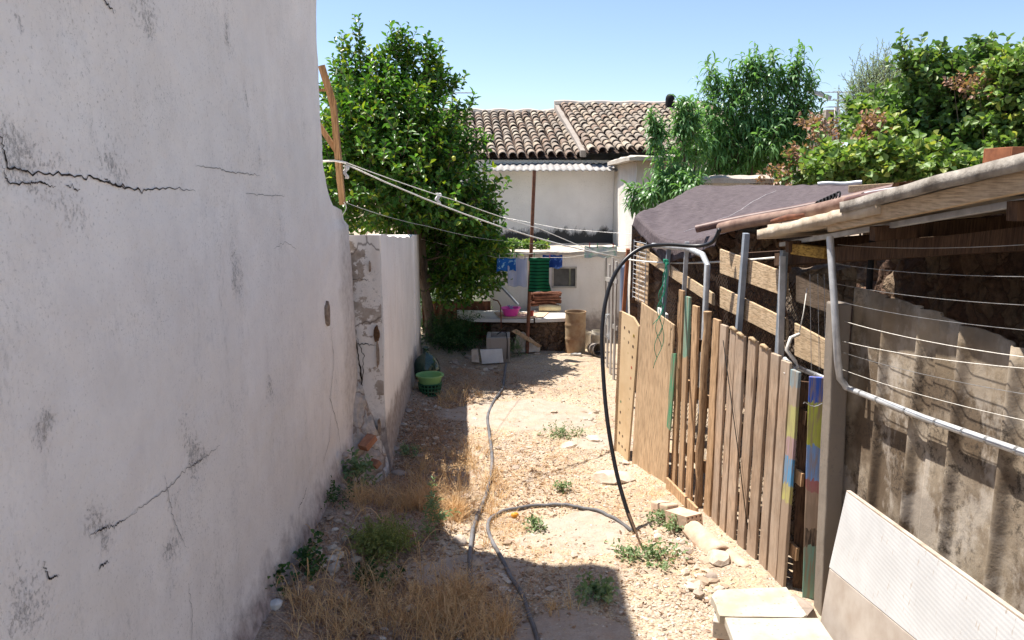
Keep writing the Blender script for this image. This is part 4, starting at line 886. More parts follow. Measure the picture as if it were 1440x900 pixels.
net = NM('shade_net', .75, .2); v = net.obj()
nf = net.noise(net.sc(v, 14, 90, 30), 1, 4); net.col(net.mix(net.ramp(nf, [(.35, 0), (.65, 1)]), (.065, .05, .053), (.14, .112, .118)))
wv = net.math('MULTIPLY', net.math('ABSOLUTE', net.math('SUBTRACT', net.math('FRACT', net.math('MULTIPLY', net.sep(v)[0], 90)), .5)), net.math('ABSOLUTE', net.math('SUBTRACT', net.math('FRACT', net.math('MULTIPLY', net.sep(v)[1], 90)), .5)))
net.b.inputs['Alpha'].default_value = .94; net.bump(nf, .4, .004)
N00, N10, N01, N11 = at(893, 305, 8.55), at(1010, 330, 6.35), at(985, 260, 10.2), Vector((4.4, 8.2, 2.62))
mb = MB()
def fN(u, v):
    p = N00.lerp(N10, u).lerp(N01.lerp(N11, u), v); sag = -.16*math.sin(math.pi*u)*(1-v)**2-.08*math.sin(math.pi*u)*math.sin(math.pi*v)
    return p+Vector((0, 0, sag+.035*mnoise.noise(Vector((u*4+v*3, v*3, 3)))+.022*abs(mnoise.noise(Vector((u*13+v*6, v*5, 7))))+.010*mnoise.noise(Vector((u*30, v*14, 3)))))
mb.grid(fN, 60, 40)
def fN2(u, v):                                  # front flap hanging down
    p = fN(u, 0); return p+Vector((-.03*v+.015*math.sin(u*25)*v, -.02*v, -v*(.10+.10*(1-abs(2*u-1))+.05*mnoise.noise(Vector((u*7, 0, 0))))))
mb.grid(fN2, 60, 6); mb.build('shade_net', net.m, None, smooth=True, solid=.004, label='sagging brown shade net stretched over the pen', cat='shade net')
MB().tube([fN(.45+.015*math.sin(t*6), t) for t in np.linspace(.12, .9, 20)], .006, 5).build('net_cord', simple('pale_cord', (.42, .38, .38)), None, smooth=True, label='pale cord pulled across the brown shade net', cat='cord')
for nm, p, q, r_, mt, lab in (('pipe', (979, 322, 6.6), (1275, 262, 5.9), .034, 'brownpaint', 'long brown metal pipe lying over the shade net'), ('pipe', (1013, 321, 6.1), (1215, 281, 5.0), .044, 'brownold', 'thicker faded pipe lying in front of the brown pipe'), ('pipe', (1180, 284, 5.2), (1440, 233, 3.35), .020, 'brownpaint', 'thin dark pipe lying along the shed roof edge'), ('rail', (1150, 259, 8.2), (1212, 257, 8.0), .022, 'galv', 'grey green rail behind the shade net'), ('pipe', (1195, 278, 5.4), (1440, 236, 4.0), .016, 'galv', 'thin grey pipe lying behind the dark pipe on the roof')):
    a, b = at(*p), at(*q); d = (b-a).normalized(); mb = MB(); mb.tube([a.lerp(b, k/8)+Vector((0, 0, .006*math.sin(k))) for k in range(9)], r_, 12, caps=False)
    sd_ = d.cross(Vector((0, 0, 1))).normalized(); up_ = sd_.cross(d); n = 12
    for e, s_ in ((a, 1), (b, -1)):
        k0 = len(mb.v); mb.v += [tuple(e+(sd_*math.cos(2*math.pi*i/n)+up_*math.sin(2*math.pi*i/n))*r_) for i in range(n)]+[tuple(e+(sd_*math.cos(2*math.pi*i/n)+up_*math.sin(2*math.pi*i/n))*r_*.45) for i in range(n)]+[tuple(e+d*s_*.06+(sd_*math.cos(2*math.pi*i/n)+up_*math.sin(2*math.pi*i/n))*r_*.45) for i in range(n)]
        for i in range(n): mb.f += [(k0+i, k0+(i+1) % n, k0+n+(i+1) % n, k0+n+i), (k0+n+i, k0+n+(i+1) % n, k0+2*n+(i+1) % n, k0+2*n+i)]
        mb.f.append(tuple(k0+2*n+i for i in range(n)))
    mb.build(nm, MAT[mt], None, smooth=40, label=lab, cat='pipe')
# coil of black wire round the pipe
c = at(1158, 292, 5.35); mb = MB()
for k in range(7): mb.tube([c+Vector((.016*k-.05, -.012*k, .01*k))*1.1+Vector((.018*math.sin(a), .045*math.cos(a), .045*math.sin(a))) for a in np.linspace(0, 2*math.pi, 12)], .007, 5, caps=False)
mb.build('wire_coil', MAT['dark'], None, smooth=True, label='black wire wound round the pipes beside the shed roof', cat='wire')
for k, (p0_, p1_, lab) in enumerate((((1085, 312, 5.4), (1130, 303, 5.2), 'brown curved tile lying between the faded pipe and the roof edge'),)):
    a, b = at(*p0_), at(*p1_); MB().tube([a, a.lerp(b, .5)+Vector((0, 0, .01)), b], [.015, .02, .016], 8).build('curved_tile', MAT['rust'], None, smooth=True, label=lab, cat='tile')
MB().bar(at(1196, 266, 6.2), at(1262, 262, 6.0), .16, .055).build('timber_block', MAT['board'], None, bevel=.004, label='short pale timber lying on the roof behind the pipes', cat='timber')
bx = at(1425, 222, 3.9); M_ = Matrix.Translation(bx) @ Matrix.Rotation(.1, 4, 'Z')
mb = MB(); mb.box((-.09, -.10, -.05), (.25, -.09, .05), M_); mb.box((-.09, .09, -.05), (.25, .10, .05), M_); mb.box((-.09, -.09, -.05), (-.08, .09, .05), M_); mb.box((-.08, -.09, -.05), (.25, .09, -.04), M_)
mb.build('rusted_box', MAT['rust_or'], None, bevel=.003, label='rusted open metal box on the shed roof at the right edge', cat='box')

# ------------------------------------------------------------------ shed: rubble back wall, sheet roof, steel posts
shed = thing('lean_to_shed', 'open sided lean-to shed with a fibre cement roof over a rubble wall', 'shed', (2.3, 3.8, 0))
mb = MB()
def fW(u, v):
    y = 1.2+u*8.6; z = -.1+v*2.75; x = 2.72+.06*(y-4)*.5
    q = mnoise.noise(Vector((y*3, z*3, 0)))*.06+mnoise.noise(Vector((y*8, z*8, 0)))*.045+mnoise.noise(Vector((y*19, z*19, 4)))*.02
    return (x-q-.05, y, z-.55*min(1, max(0, (y-5.2)/.6)))
mb.grid(fW, 240, 80); mb.grid(lambda u, v: (2.56+.03*(1.2+u*8.6-4)+v*.5, 1.2+u*8.6, 2.65-.55*min(1, max(0, ((1.2+u*8.6)-5.2)/.6))), 30, 2); mb.build('rubble_wall', MAT['rubble'], shed, smooth=50)
# stretch of paler masonry seen between the boards and posts
lump(1.98, 2.35, 5.15, 5.35, -.05, 2.05, .04, 9, 24).build('masonry_pier', m_stone('pale_rubble', [(.36, .28, .21), (.46, .38, .30), (.28, .20, .15)], 12, .03, (.25, .18, .13)), shed, smooth=50)
mb = MB(); mb.grid(lambda u, v: (1.5+u*1.7, 9.5+.04*mnoise.noise(Vector((u*9, v*9, 0))), -.1+v*2.25), 20, 20); mb.build('end_wall', MAT['rubble'], shed, smooth=50)
# roof sheets
def redge(px, py, X): return atx(px, py, X)
Re0, Re1 = atx(1062, 338, 1.72), atx(1480, 250, 1.72)      # lower lip
def fR(u, v, z_=0):
    y = Re0.y+(1.6-Re0.y)*u; t = (y-Re0.y)/(Re1.y-Re0.y); ze = Re0.z+(Re1.z-Re0.z)*t
    x = 1.72+.9*v+.02*mnoise.noise(Vector((y*3, 0, 1)))*(1-v)
    return Vector((x, y, ze+.035+.02*v+.03*v+.022*math.cos(y*2*math.pi/.35)*0+.004*mnoise.noise(Vector((x*5, y*5, 0)))))
roofmat = simple('mossy_fibre_cement', (.40, .37, .33), (.17, .15, .13), .95, .1, 7, .9, .008)
mb = MB(); mb.grid(lambda u, v: fR(.36+u*.64, v)+Vector((0, 0, .045)), 60, 14); mb.build('roof_sheet', roofmat, shed, smooth=True, solid=.055)
roof2 = simple('tan_fibre_cement', (.56, .48, .38), (.40, .32, .24), .95, .1, 6, .9, .008)
mb = MB(); mb.grid(lambda u, v: fR(u*.46-.0, v)+Vector((.01-.06*max(0, .25-u)*(1-v)*-4 if False else .01, 0, .005+.006*mnoise.noise(Vector((u*14, v*3, 2))))), 60, 14); mb.build('roof_sheet', roof2, shed, smooth=True, solid=.065)
MB().bar(fR(.30, .03)+Vector((.02, 0, -.03)), fR(1, .03)+Vector((.02, 0, -.015)), .03, .075).build('eave_board', MAT['board'], shed, bevel=.003)
MB().bar(fR(.02, .12)+Vector((.05, 0, -.075)), fR(1, .12)+Vector((.05, 0, -.075)), .028, .028).build('steel_purlin', MAT['galv'], shed, bevel=.002)
for uu in (.12, .42, .7): MB().bar(fR(uu, .02)+Vector((.05, 0, -.11)), fR(uu, 1)+Vector((0, 0, -.09)), .06, .07).build('rafter', MAT['darkwood'], shed)
MB().bar(fR(-.02, .30)+Vector((-.05, 0, -.18)), fR(1, .5)+Vector((0, 0, -.22)), .10, .09, j=.006, seg=8).build('old_beam', MAT['darkwood'], shed)
MB().bar(at(1120, 350, 4.9), at(1168, 356, 4.6), .10, .07, j=.004).build('beam_end', wood('yellowed_beam', (.52, .33, .08), (.22, .12, .04), 'y'), shed, bevel=.005)
MB().tube([atx(1167, 333, 1.80), atx(1173, 420, 1.80), atx(1178, 505, 1.82), atx(1181, 532, 1.86), atx(1192, 546, 1.90)], .020, 10).build('steel_post', MAT['galv'], shed, smooth=40)
MB().tube([Vector((2.0, 4.2, 2.35)), Vector((2.02, 4.2, 1.2))], .018, 8).build('steel_post', MAT['dark'], shed)
# concrete post and corrugated sheets
cpz = at(1180, 425, 4.24).z
MB().bar(Vector((1.92, 4.24, -.05)), Vector((1.86, 4.24, cpz)), .115, .10, up=(-1, 0, 0), j=.002, seg=10).build('concrete_post', MAT['postconc'], None, bevel=.01, label='slim concrete post between the painted palings and the corrugated sheets', cat='post')
M = NM('stained_fibre_cement', .92, .15); v = M.pos()
c = M.ramp(M.noise(v, 4, 7, .65), [(.33, (.22, .17, .12)), (.5, (.33, .27, .20)), (.68, (.44, .38, .31))])
c = M.mix(M.ramp(M.noise(v, 2.1, 4), [(.42, 0), (.56, .85)]), c, (.12, .085, .056)); c = M.mix(M.math('MULTIPLY', M.ramp(M.noise(v, 3.0, 4), [(.45, 0), (.58, .85)]), M.ramp(M.noise(v, 30, 5, .8), [(.48, 0), (.6, 1)])), c, (.05, .04, .032))
pat = M.ramp(M.math('ADD', M.noise(M.sc(v, 1, 1, .6), 2.6, 7, .65), M.math('MULTIPLY', M.noise(v, 16, 5), .16)), [(.60, 0), (.66, .5)]); c = M.mix(pat, c, (.56, .50, .43))
zc = M.sep(v)[2]; c = M.mix(M.ramp(zc, [(1.62, 0), (1.78, .0)]) if False else M.math('MULTIPLY', M.ramp(M.math('ADD', M.math('SUBTRACT', zc, 1.72), M.math('MULTIPLY', M.noise(v, 5, 5), .2)), [(.08, 0), (.14, 1)]), .45), c, (.28, .22, .15))
M.col(c); b1 = M.bump(M.noise(v, 14, 6), .5, .01); M.bump(M.noise(v, 70, 4, .7), .4, .003, b1); MAT['sheet'] = M.m
cw = thing('corrugated_sheet_wall', 'wall of stained corrugated fibre cement sheets with a broken top edge', 'wall', (1.98, 3.2, 0))
PW = .345; y_r0 = atx(1192, 560, 1.95).y
tops = [(4.30, 2.045), (3.43, 2.035), (3.42, 2.02), (3.0, 2.015), (2.85, 1.995), (2.57, 1.99), (2.56, 1.98), (1.2, 1.96)]
ty, tz = zip(*tops[::-1])
def xs(y):
    ph = ((y-y_r0)/PW) % 1.0; ph = min(ph, 1-ph); return 1.985-.040*math.exp(-(ph/.085)**2)
for k, (ya, yb) in enumerate(((4.27, 3.42), (3.43, 2.56), (2.57, 1.3))):
    mb = MB(); mb.grid(lambda u, v: (xs(ya+(yb-ya)*u)+.012*k*0-(.007 if k % 2 else 0), ya+(yb-ya)*u, -.05+v*(float(np.interp(ya+(yb-ya)*u, ty, tz))+.05+.006*mnoise.noise(Vector(((ya+(yb-ya)*u)*14, 0, k))))), 180, 24)
    mb.build('sheet', MAT['sheet'], cw, smooth=True, solid=.009)
# galvanised rail, bent pipe
rail = thing('galvanised_rail', 'long galvanised pipe rail crossing the corrugated sheets', 'rail', atx(1185, 545, 1.84))
P = [at(1103, 505, 4.75), atx(1120, 516, 1.86), atx(1185, 543, 1.905), atx(1300, 588, 1.915), atx(1440, 637, 1.915), atx(1600, 690, 1.91)]
MB().tube(P, .0165, 10).build('pipe', MAT['galv'], rail, smooth=True)
for px in (1150, 1190, 1215, 1240, 1278, 1320, 1362, 1395, 1432):
    i = np.interp(px, [1120, 1185, 1300, 1440], [1, 2, 3, 4]); k = min(int(i), 3); p = P[k].lerp(P[k+1], i-k); d = (P[k+1]-P[k]).normalized(); MB().tube([p, p+d*.014], .0185, 8).build('wire_tie', MAT['wire'], rail)
MB().tube([at(1124, 470, 4.72), at(1112, 475, 4.7), at(1106, 492, 4.68), at(1118, 508, 4.66), at(1122, 516, 4.66), at(1103, 526, 4.66)], .012, 8).build('white_cable', MAT['rope'], None, smooth=True, label='white cable bent round the end of the galvanised rail', cat='cable')
MB().tube([at(1135, 405, 4.75), at(1130, 440, 4.72), at(1124, 468, 4.70)], .0035, 6).build('thin_cable', MAT['rope'], None, smooth=True, label='thin white cable hanging from the roof to the rail end', cat='cable')
mb = MB()
# line wires in front of the sheets
WX = 1.87
for k, (ya, pa, yb) in enumerate(((344, 1178, 338), (371, 1176, 383), (399, 1176, 423), (424, 1180, 458), (452, 1188, 496), (480, 1185, 512), (494, 1180, 548), (518, 1180, 585))):
    A_ = atx(pa, ya, WX); B_ = atx(1440, yb, WX-.02); B_ = B_+(B_-A_)*.25; pts = [A_.lerp(B_, t)+Vector((0, 0, -.05*4*t*(1-t)*.5)) for t in np.linspace(0, 1, 12)]
    MB().tube(pts, .0019 if k in (4, 5) else .0014, 5).build('line_wire', MAT['rope'] if k in (4, 5, 7) else MAT['wire'], None, smooth=True, label=['topmost', 'second', 'third', 'fourth', 'fifth', 'sixth', 'seventh', 'lowest'][k]+' of the eight thin wires strung in front of the corrugated sheets', cat='wire', group='wires strung along the shed front')
for k, px in enumerate((1141, 1152, 1161)):
    MB().tube([at(px-2, 385, 4.65), at(px, 520, 4.55)], .0018, 4).build('upright_wire', MAT['wire'], None, label=['leftmost', 'middle', 'rightmost'][k]+' of the three thin upright wires over the pale boards by the concrete post', cat='wire', group='upright wires by the post')

# ------------------------------------------------------------------ white ribbed panel leaning at the bottom right
M = NM('ribbed_plastic', .45, .35); v = M.obj(); 
c = M.ramp(M.noise(v, 3, 5), [(.4, (.50, .505, .51)), (.6, (.57, .575, .58))]); c = M.mix(M.math('MULTIPLY', M.ramp(M.noise(M.sc(v, 1, 5, 1), 11, 4), [(.64, 0), (.68, 1)]), .7), c, (.40, .33, .27)); M.col(c)
wv = M.n('ShaderNodeTexWave', wave_type='BANDS', bands_direction='Z'); M.put(wv.inputs[0], v); wv.inputs['Scale'].default_value = 16; M.bump(wv.outputs['Fac'], .12, .003)
pt_ = thing('plastic_sheet', 'ribbed white plastic panel leaning on the corrugated sheets at the lower right', 'panel', (1.8, 3.2, 0))
PA, PB = atx(1193, 692, 1.84), atx(1440, 872, 1.78); PB = PB+(PB-PA)*.8
QA = Vector((1.78, PA.y+.0, .50)); QB = Vector((1.62, PB.y, .40+.2))
e = lambda p, z: Vector((p.x-.14*(p.z-z)/1.0, p.y, z))
sheet('upper_panel', [PA, PB, e(PB, 1.0), e(PA, .52)], .012, M.m, pt_, Vector((-1, 0, .1)).normalized(), .002)
sheet('lower_panel', [e(PA, .518)+Vector((-.004, -.01, 0)), e(PB, .998)+Vector((-.004, 0, 0)), e(PB, 0), e(PA, 0)+Vector((0, -.06, 0))], .010, simple('dusty_plastic', (.43, .38, .335), (.34, .285, .24), .6, .3, 5, .1), pt_, Vector((-1, 0, .1)).normalized(), .002)
MB().bar(PA+Vector((0, 0, .004)), PB+Vector((0, 0, .004)), .022, .012).build('edge_trim', simple('worn_edge', (.52, .45, .38), (.36, .28, .22)), pt_)

# ------------------------------------------------------------------ slabs and rubble by the fence foot
def terr():
    M = NM('terrazzo', .8, .2); v = M.obj(); c = M.ramp(M.noise(v, 4, 5), [(.38, (.40, .34, .25)), (.6, (.49, .455, .385))]); sp = M.vor(v, 38); q = M.sep(M.vor(v, 38, 'F1', 'Color'))
    c = M.mix(M.math('MULTIPLY', M.ramp(sp, [(.2, 1), (.3, 0)]), M.ramp(q[0], [(.35, 0), (.45, .9)])), c, M.ramp(q[1], [(.3, (.30, .24, .2)), (.7, (.42, .36, .3))])); M.col(c); M.bump(M.noise(v, 40), .2, .003); return M.m
MAT['terrazzo'] = terr()
def slab(pxs, z, th, lab, yaw=0):
    P = [gr(px, py, z) for px, py in pxs]; mb = MB(); n = len(P); Q = []
    for a, b in zip(P, P[1:]+P[:1]):
        for k in range(6): Q.append(a.lerp(b, k/6)+Vector((random.uniform(-.004, .004), random.uniform(-.004, .004), 0)))
    n = len(Q); mb.add([p-Vector((0, 0, th)) for p in Q]+Q, [tuple(range(n)), tuple(n+i for i in range(n))[::-1]]+[(i, (i+1) % n, n+(i+1) % n, n+i)[::-1] for i in range(n)])
    return mb.build('terrazzo_slab', MAT['terrazzo'], None, bevel=.005, label=lab, cat='slab')
slab([(1001, 838), (1008, 829), (1106, 825), (1135, 864), (1128, 868), (1012, 866)], .30, .05, 'cream terrazzo slab nearest the fence, lying flat on bricks')
slab([(1020, 868), (1150, 869), (1185, 915), (1185, 960), (1050, 960)], .325, .05, 'cream terrazzo slab at the bottom edge in front of the other slab')
for k, (px, py, z, ln, yaw_, lab) in enumerate(((1022, 884, .06, .2, 1.3, 'clay brick lying under the front terrazzo slab'), (1018, 872, .17, .2, 1.25, 'grey brick stacked under the corner of the terrazzo slab'), (1060, 870, .12, .24, .3, 'brick hidden between the two terrazzo slabs'))):
    c = gr(px, py, z); M_ = Matrix.Translation(c) @ Matrix.Rotation(yaw_, 4, 'Z'); c2 = MB().box((-ln/2, -.055, -.06), (ln/2, .055, .04), M_, .003).build('brick', MAT['brick'] if k == 0 else MAT['capstone'], None, bevel=.006, label=lab, cat='brick', group='bricks under the terrazzo slabs')
c = gr(1090, 850, .1); MB().rock((c.x+.02, c.y-.12, .12), .2, 31, (.9, .9, .75), 0, .9).build('rubble_base', MAT['rock'], None, label='rough stone block carrying the terrazzo slabs', cat='stone')
# perforated brick with real holes
def hollow_brick(c, yaw_, L_=.20, W=.105, H_=.075):
    M_ = Matrix.Translation(c) @ Matrix.Rotation(yaw_, 4, 'Z') @ Matrix.Rotation(-.2, 4, 'X'); mb = MB(); n = 8; nx_, nz_ = 4, 3; r = .009; cw_, ch_ = W/nx_, H_/nz_
    for i in range(nx_):
        for j in range(nz_):
            x0, z0 = -W/2+i*cw_, j*ch_; cx_, cz_ = x0+cw_/2, z0+ch_/2; k0 = len(mb.v)
            ang = [math.pi/4+k*math.pi*2/n for k in range(n)]; sq = [(cx_+cw_/2*max(-1, min(1, 1.42*math.cos(a))), cz_+ch_/2*max(-1, min(1, 1.42*math.sin(a)))) for a in ang]
            for y in (-L_/2,): mb.v += [tuple(M_ @ Vector((x, y, z))) for x, z in sq]+[tuple(M_ @ Vector((cx_+r*math.cos(a), y, cz_+r*math.sin(a)))) for a in ang]+[tuple(M_ @ Vector((cx_+r*math.cos(a), y+.08, cz_+r*math.sin(a)))) for a in ang]
            for k in range(n): mb.f += [(k0+k, k0+(k+1) % n, k0+n+(k+1) % n, k0+n+k), (k0+n+k, k0+n+(k+1) % n, k0+2*n+(k+1) % n, k0+2*n+k)]
            mb.f.append(tuple(k0+2*n+k for k in range(n)))
    x0, x1, y0, y1 = -W/2, W/2, -L_/2, L_/2; mb.add([M_ @ Vector(p) for p in ((x0,y0,0),(x1,y0,0),(x1,y1,0),(x0,y1,0),(x0,y0,H_),(x1,y0,H_),(x1,y1,H_),(x0,y1,H_))], [(0,3,2,1),(4,5,6,7),(1,2,6,5),(2,3,7,6),(3,0,4,7)])
    return mb
c = gr(962, 748); c.z = .02+gzf(c.x, c.y); hollow_brick(c, .45, .26, .15, .10).build('perforated_brick', MAT['paleclay'], None, label='pale perforated brick with its holes facing us at the fence foot', cat='brick')
c = gr(936, 726); c.z = .015+gzf(c.x, c.y); M_ = Matrix.Translation(c) @ Matrix.Rotation(1.9, 4, 'Z') @ Matrix.Rotation(.3, 4, 'Y'); MB().box((-.13, -.06, 0), (.13, .06, .09), M_, .006).build('brick_stub', MAT['paleclay'], None, bevel=.012, label='broken cream block between the plywood and the perforated brick', cat='brick')
def rtile(c, az, pitch_, L_, r0, r1, mat, lab, th=.014):
    M_ = Matrix.Translation(c) @ Matrix.Rotation(az, 4, 'Z') @ Matrix.Rotation(pitch_, 4, 'X'); mb = MB()
    mb.grid(lambda u, v: tuple(M_ @ Vector(((r0+(r1-r0)*v)*-math.cos(math.pi*u), (v-.5)*L_, (r0+(r1-r0)*v)*math.sin(math.pi*u)))), 14, 8)
    return mb.build('roof_tile', mat, None, smooth=True, solid=th, label=lab, cat='tile')
c = gr(998, 786); rtile(Vector((c.x+.0, c.y+.12, .05)), .28, .08, .40, .095, .075, MAT['paleclay'], 'curved clay roof tile leaning at the fence foot with its open end towards us')
c = gr(1031, 806); rtile(Vector((c.x+.02, c.y+.10, .05)), .45, .16, .30, .045, .05, MAT['paleclay'], 'narrow tile fragment leaning right of the curved roof tile')
rocks = [(862, 672, .17, (1.25, .75, .42), 'rock_pale', 'large flat pale stone lying in front of the pegboard'), (1008, 800, .10, (1.2, .9, .6), 'rock_pale', 'pale stone in front of the curved roof tile'), (1000, 826, .05, (1, .8, .7), 'rock', 'small brown stone left of the terrazzo slab'), (985, 770, .07, (1.2, .7, .5), 'paleclay', 'broken clay piece left of the curved roof tile'), (975, 760, .06, (1.3, .8, .5), 'brick', 'reddish stone just below the perforated brick'), (965, 785, .05, (1.2, .9, .6), 'rock', 'brown stone among weeds below the perforated brick'),
         (880, 650, .05, (1.2, .8, .5), 'rock_pale', 'small pale stone touching the foot of the pegboard'), (648, 762, .055, (1.2, .9, .7), 'rock_pale', 'white stone lying between the dry grass and the hose'), (578, 755, .05, (1, 1, .7), 'brick', 'reddish stone beside the green weed'), (549, 590, .06, (1.1, .9, .7), 'brick', 'reddish brown stone lying at the garden wall foot'), (547, 612, .05, (1.1, .9, .7), 'marble', 'white stone lying at the garden wall foot'),
         (575, 588, .06, (1.2, .8, .5), 'rock', 'flat grey stone beside the reddish stone at the wall foot'), (552, 640, .07, (1.4, .7, .4), 'rock', 'long flat stone under the white stone at the wall foot'), (390, 893, .045, (1, 1, .8), 'marble', 'white round stone in the bottom left corner of the weeds'), (560, 662, .07, (1.3, .9, .4), 'rock', 'flat brown stone near the broken corner'), (590, 640, .05, (1.3, .8, .4), 'rock', 'flat thin stone on the shaded litter'),
         (668, 590, .05, (1.2, .8, .4), 'rock_pale', 'pale stone just right of the shade edge'), (655, 700, .04, (1.2, .8, .5), 'rock', 'small stone on the shade edge'), (725, 660, .05, (1.2, .8, .35), 'rock', 'brown flat stone right of the grey hose'), (757, 655, .04, (1.2, .8, .4), 'rock', 'small tan stone in the middle of the path'), (800, 626, .09, (1.4, .8, .3), 'rock_pale', 'broad flat stone level with the path'), (838, 618, .10, (1.4, .8, .35), 'rock_pale', 'broad pale stone near the black hose'),
         (925, 712, .04, (1, 1, .6), 'rock_pale', 'small pale stone near the plywood foot'), (898, 560, .05, (1, 1, .6), 'rock', 'stone in the gap behind the pegboard'), (690, 520, .06, (1.3, 1, .5), 'rock', 'grey stone in front of the stone offcuts'), (640, 512, .07, (1.2, .9, .5), 'rock', 'dull stone under the green bush'), (660, 505, .08, (1.3, .8, .5), 'rock', 'flat stone between the bush and the trough'), (755, 498, .05, (1.3, .8, .5), 'rock_pale', 'pale stone at the foot of the dark bench')]
for k, (px, py, r, sq, mt, lab) in enumerate(rocks):
    c = gr(px, py); c.z = gzf(c.x, c.y)+r*sq[2]*.35; MB().rock(c, r, 100+k, sq, k*1.3, .8).build('stone', MAT[mt], None, smooth=28, label=lab, cat='stone', group='loose stones lying about the path')
# orange fruit on the hose
c = gr(724, 726); c.z = gzf(c.x, c.y)+.02; MB().rock(c, .028, 3, (1.2, 1, .8), .5, .1).build('fallen_fruit', simple('orange_peel', (.75, .33, .02), (.55, .22, .02), .5), None, smooth=True, label='withered orange fruit lying beside the looped hose', cat='fruit')

# ------------------------------------------------------------------ demijohn, crate and basin in the shade
gl = NM('green_glass', .12, .5); gl.col((.03, .07, .045)); gl.b.inputs['Coat Weight'].default_value = .3; gl.b.inputs['Transmission Weight'].default_value = .25
jc = gr(600, 541); jc.x += .0; jc.z = gzf(jc.x, jc.y)-.01
dj = MB(); dj.lathe(jc, [(0, 0), (.12, 0), (.155, .03), (.185, .10), (.19, .16), (.18, .22), (.145, .29), (.09, .345), (.05, .375), (.04, .40), (.04, .435), (.05, .44), (.05, .46), (.03, .46), (.028, .4), (0, .38)], 32)
dj.build('demijohn', gl.m, None, smooth=True, label='big dark green glass demijohn against the garden wall', cat='bottle')
cc_ = gr(605, 557); cc_.z = gzf(cc_.x, cc_.y)
gp = NM('green_plastic', .5, .4); gp.col((.03, .13, .06)); crate = thing('plastic_crate', 'dark green perforated basket under the light green basin', 'basket', cc_)
mb = MB(); n = 26
for z in (.0, .05, .10, .145): mb.tube([cc_+Vector(((.118+z*.2)*math.cos(a), (.118+z*.2)*math.sin(a), z+.01)) for a in np.linspace(0, 2*math.pi, n)], .009, 5, caps=False)
for a in np.linspace(0, 2*math.pi, 20): mb.tube([cc_+Vector((.118*math.cos(a), .118*math.sin(a), .01)), cc_+Vector((.147*math.cos(a), .147*math.sin(a), .155))], .009, 4)
mb.build('lattice', gp.m, crate, smooth=40); mb = MB(); mb.lathe(cc_, [(0, .012), (.10, .012), (.112, .06), (.11, .14), (0, .14)], 20); mb.build('liner', simple('black_green', (.012, .035, .02)), crate, smooth=40)
lg = NM('pale_green_plastic', .45, .4); lg.col((.22, .42, .16)); b0 = cc_+Vector((0, 0, .142)); mb = MB(); mb.lathe(b0, [(0, 0), (.125, 0), (.135, .02), (.155, .10), (.178, .105), (.178, .122), (.15, .118), (.13, .02), (0, .012)], 30); mb.build('basin', lg.m, None, smooth=40, label='light green round basin sitting on the dark green basket', cat='basin')

# ------------------------------------------------------------------ hoses
def spline(P, n=8):
    P = [Vector(p) for p in P]; out = []
    for i in range(len(P)-1):
        p0, p1, p2, p3 = P[max(i-1, 0)], P[i], P[i+1], P[min(i+2, len(P)-1)]
        for k in range(n):
            t = k/n; out.append(.5*((2*p1)+(p2-p0)*t+(2*p0-5*p1+4*p2-p3)*t*t+(3*p1-p0-3*p2+p3)*t**3))
    out.append(P[-1]); return out
def ghose(pts, r, lift=.9):
    Q = spline([gr(px, py) for px, py in pts], 10)
    return [Vector((p.x, p.y, gzf(p.x, p.y)*(1)+r*lift+.004)) for p in Q]
MB().tube(ghose([(640, 915), (652, 880), (660, 830), (661, 780), (668, 735), (686, 690), (692, 650), (688, 610), (686, 585), (695, 565), (706, 548), (709, 530), (712, 515)], .016), .0165, 8).build('garden_hose', MAT['hose'], None, smooth=True, label='grey garden hose running along the left of the path to the trough', cat='hose')
MB().tube(ghose([(762, 930), (750, 880), (735, 840), (712, 800), (692, 762), (686, 742), (692, 727), (715, 717), (750, 711), (800, 711), (840, 719), (870, 732), (893, 747)], .015), .0155, 8).build('garden_hose', MAT['hose'], None, smooth=True, label='grey garden hose curling across the path to the black hose', cat='hose')
e0 = gr(893, 747); e0.z = gzf(e0.x, e0.y)+.015
arch = [at(1010, 331, 6.0), at(1002, 340, 6.05), at(980, 346, 6.15), at(935, 344, 6.25), at(900, 350, 6.25), at(872, 374, 6.2), at(855, 410, 6.15), at(847, 460, 6.05), at(848, 520, 5.95), at(854, 590, 5.8), at(866, 660, 5.65), at(880, 712, 5.52), e0]
arch[0] = at(1012, 322, 6.0)
MB().tube(spline(arch, 8), .0165, 10).build('black_hose', MAT['rubber'], None, smooth=True, label='black hose arching from the pergola down to the path', cat='hose')
s0, s1 = gr(888, 740, .03), gr(913, 790, .02); s0 = at(880, 702, 5.50)
MB().tube([at(884, 722, 5.42), at(898, 758, 5.28), gr(914, 796, .01)], .010, 6, r2=.006).build('thin_stake', MAT['darkwood'], None, smooth=True, label='thin dark stake stuck in the weeds where the black hose ends', cat='stake')

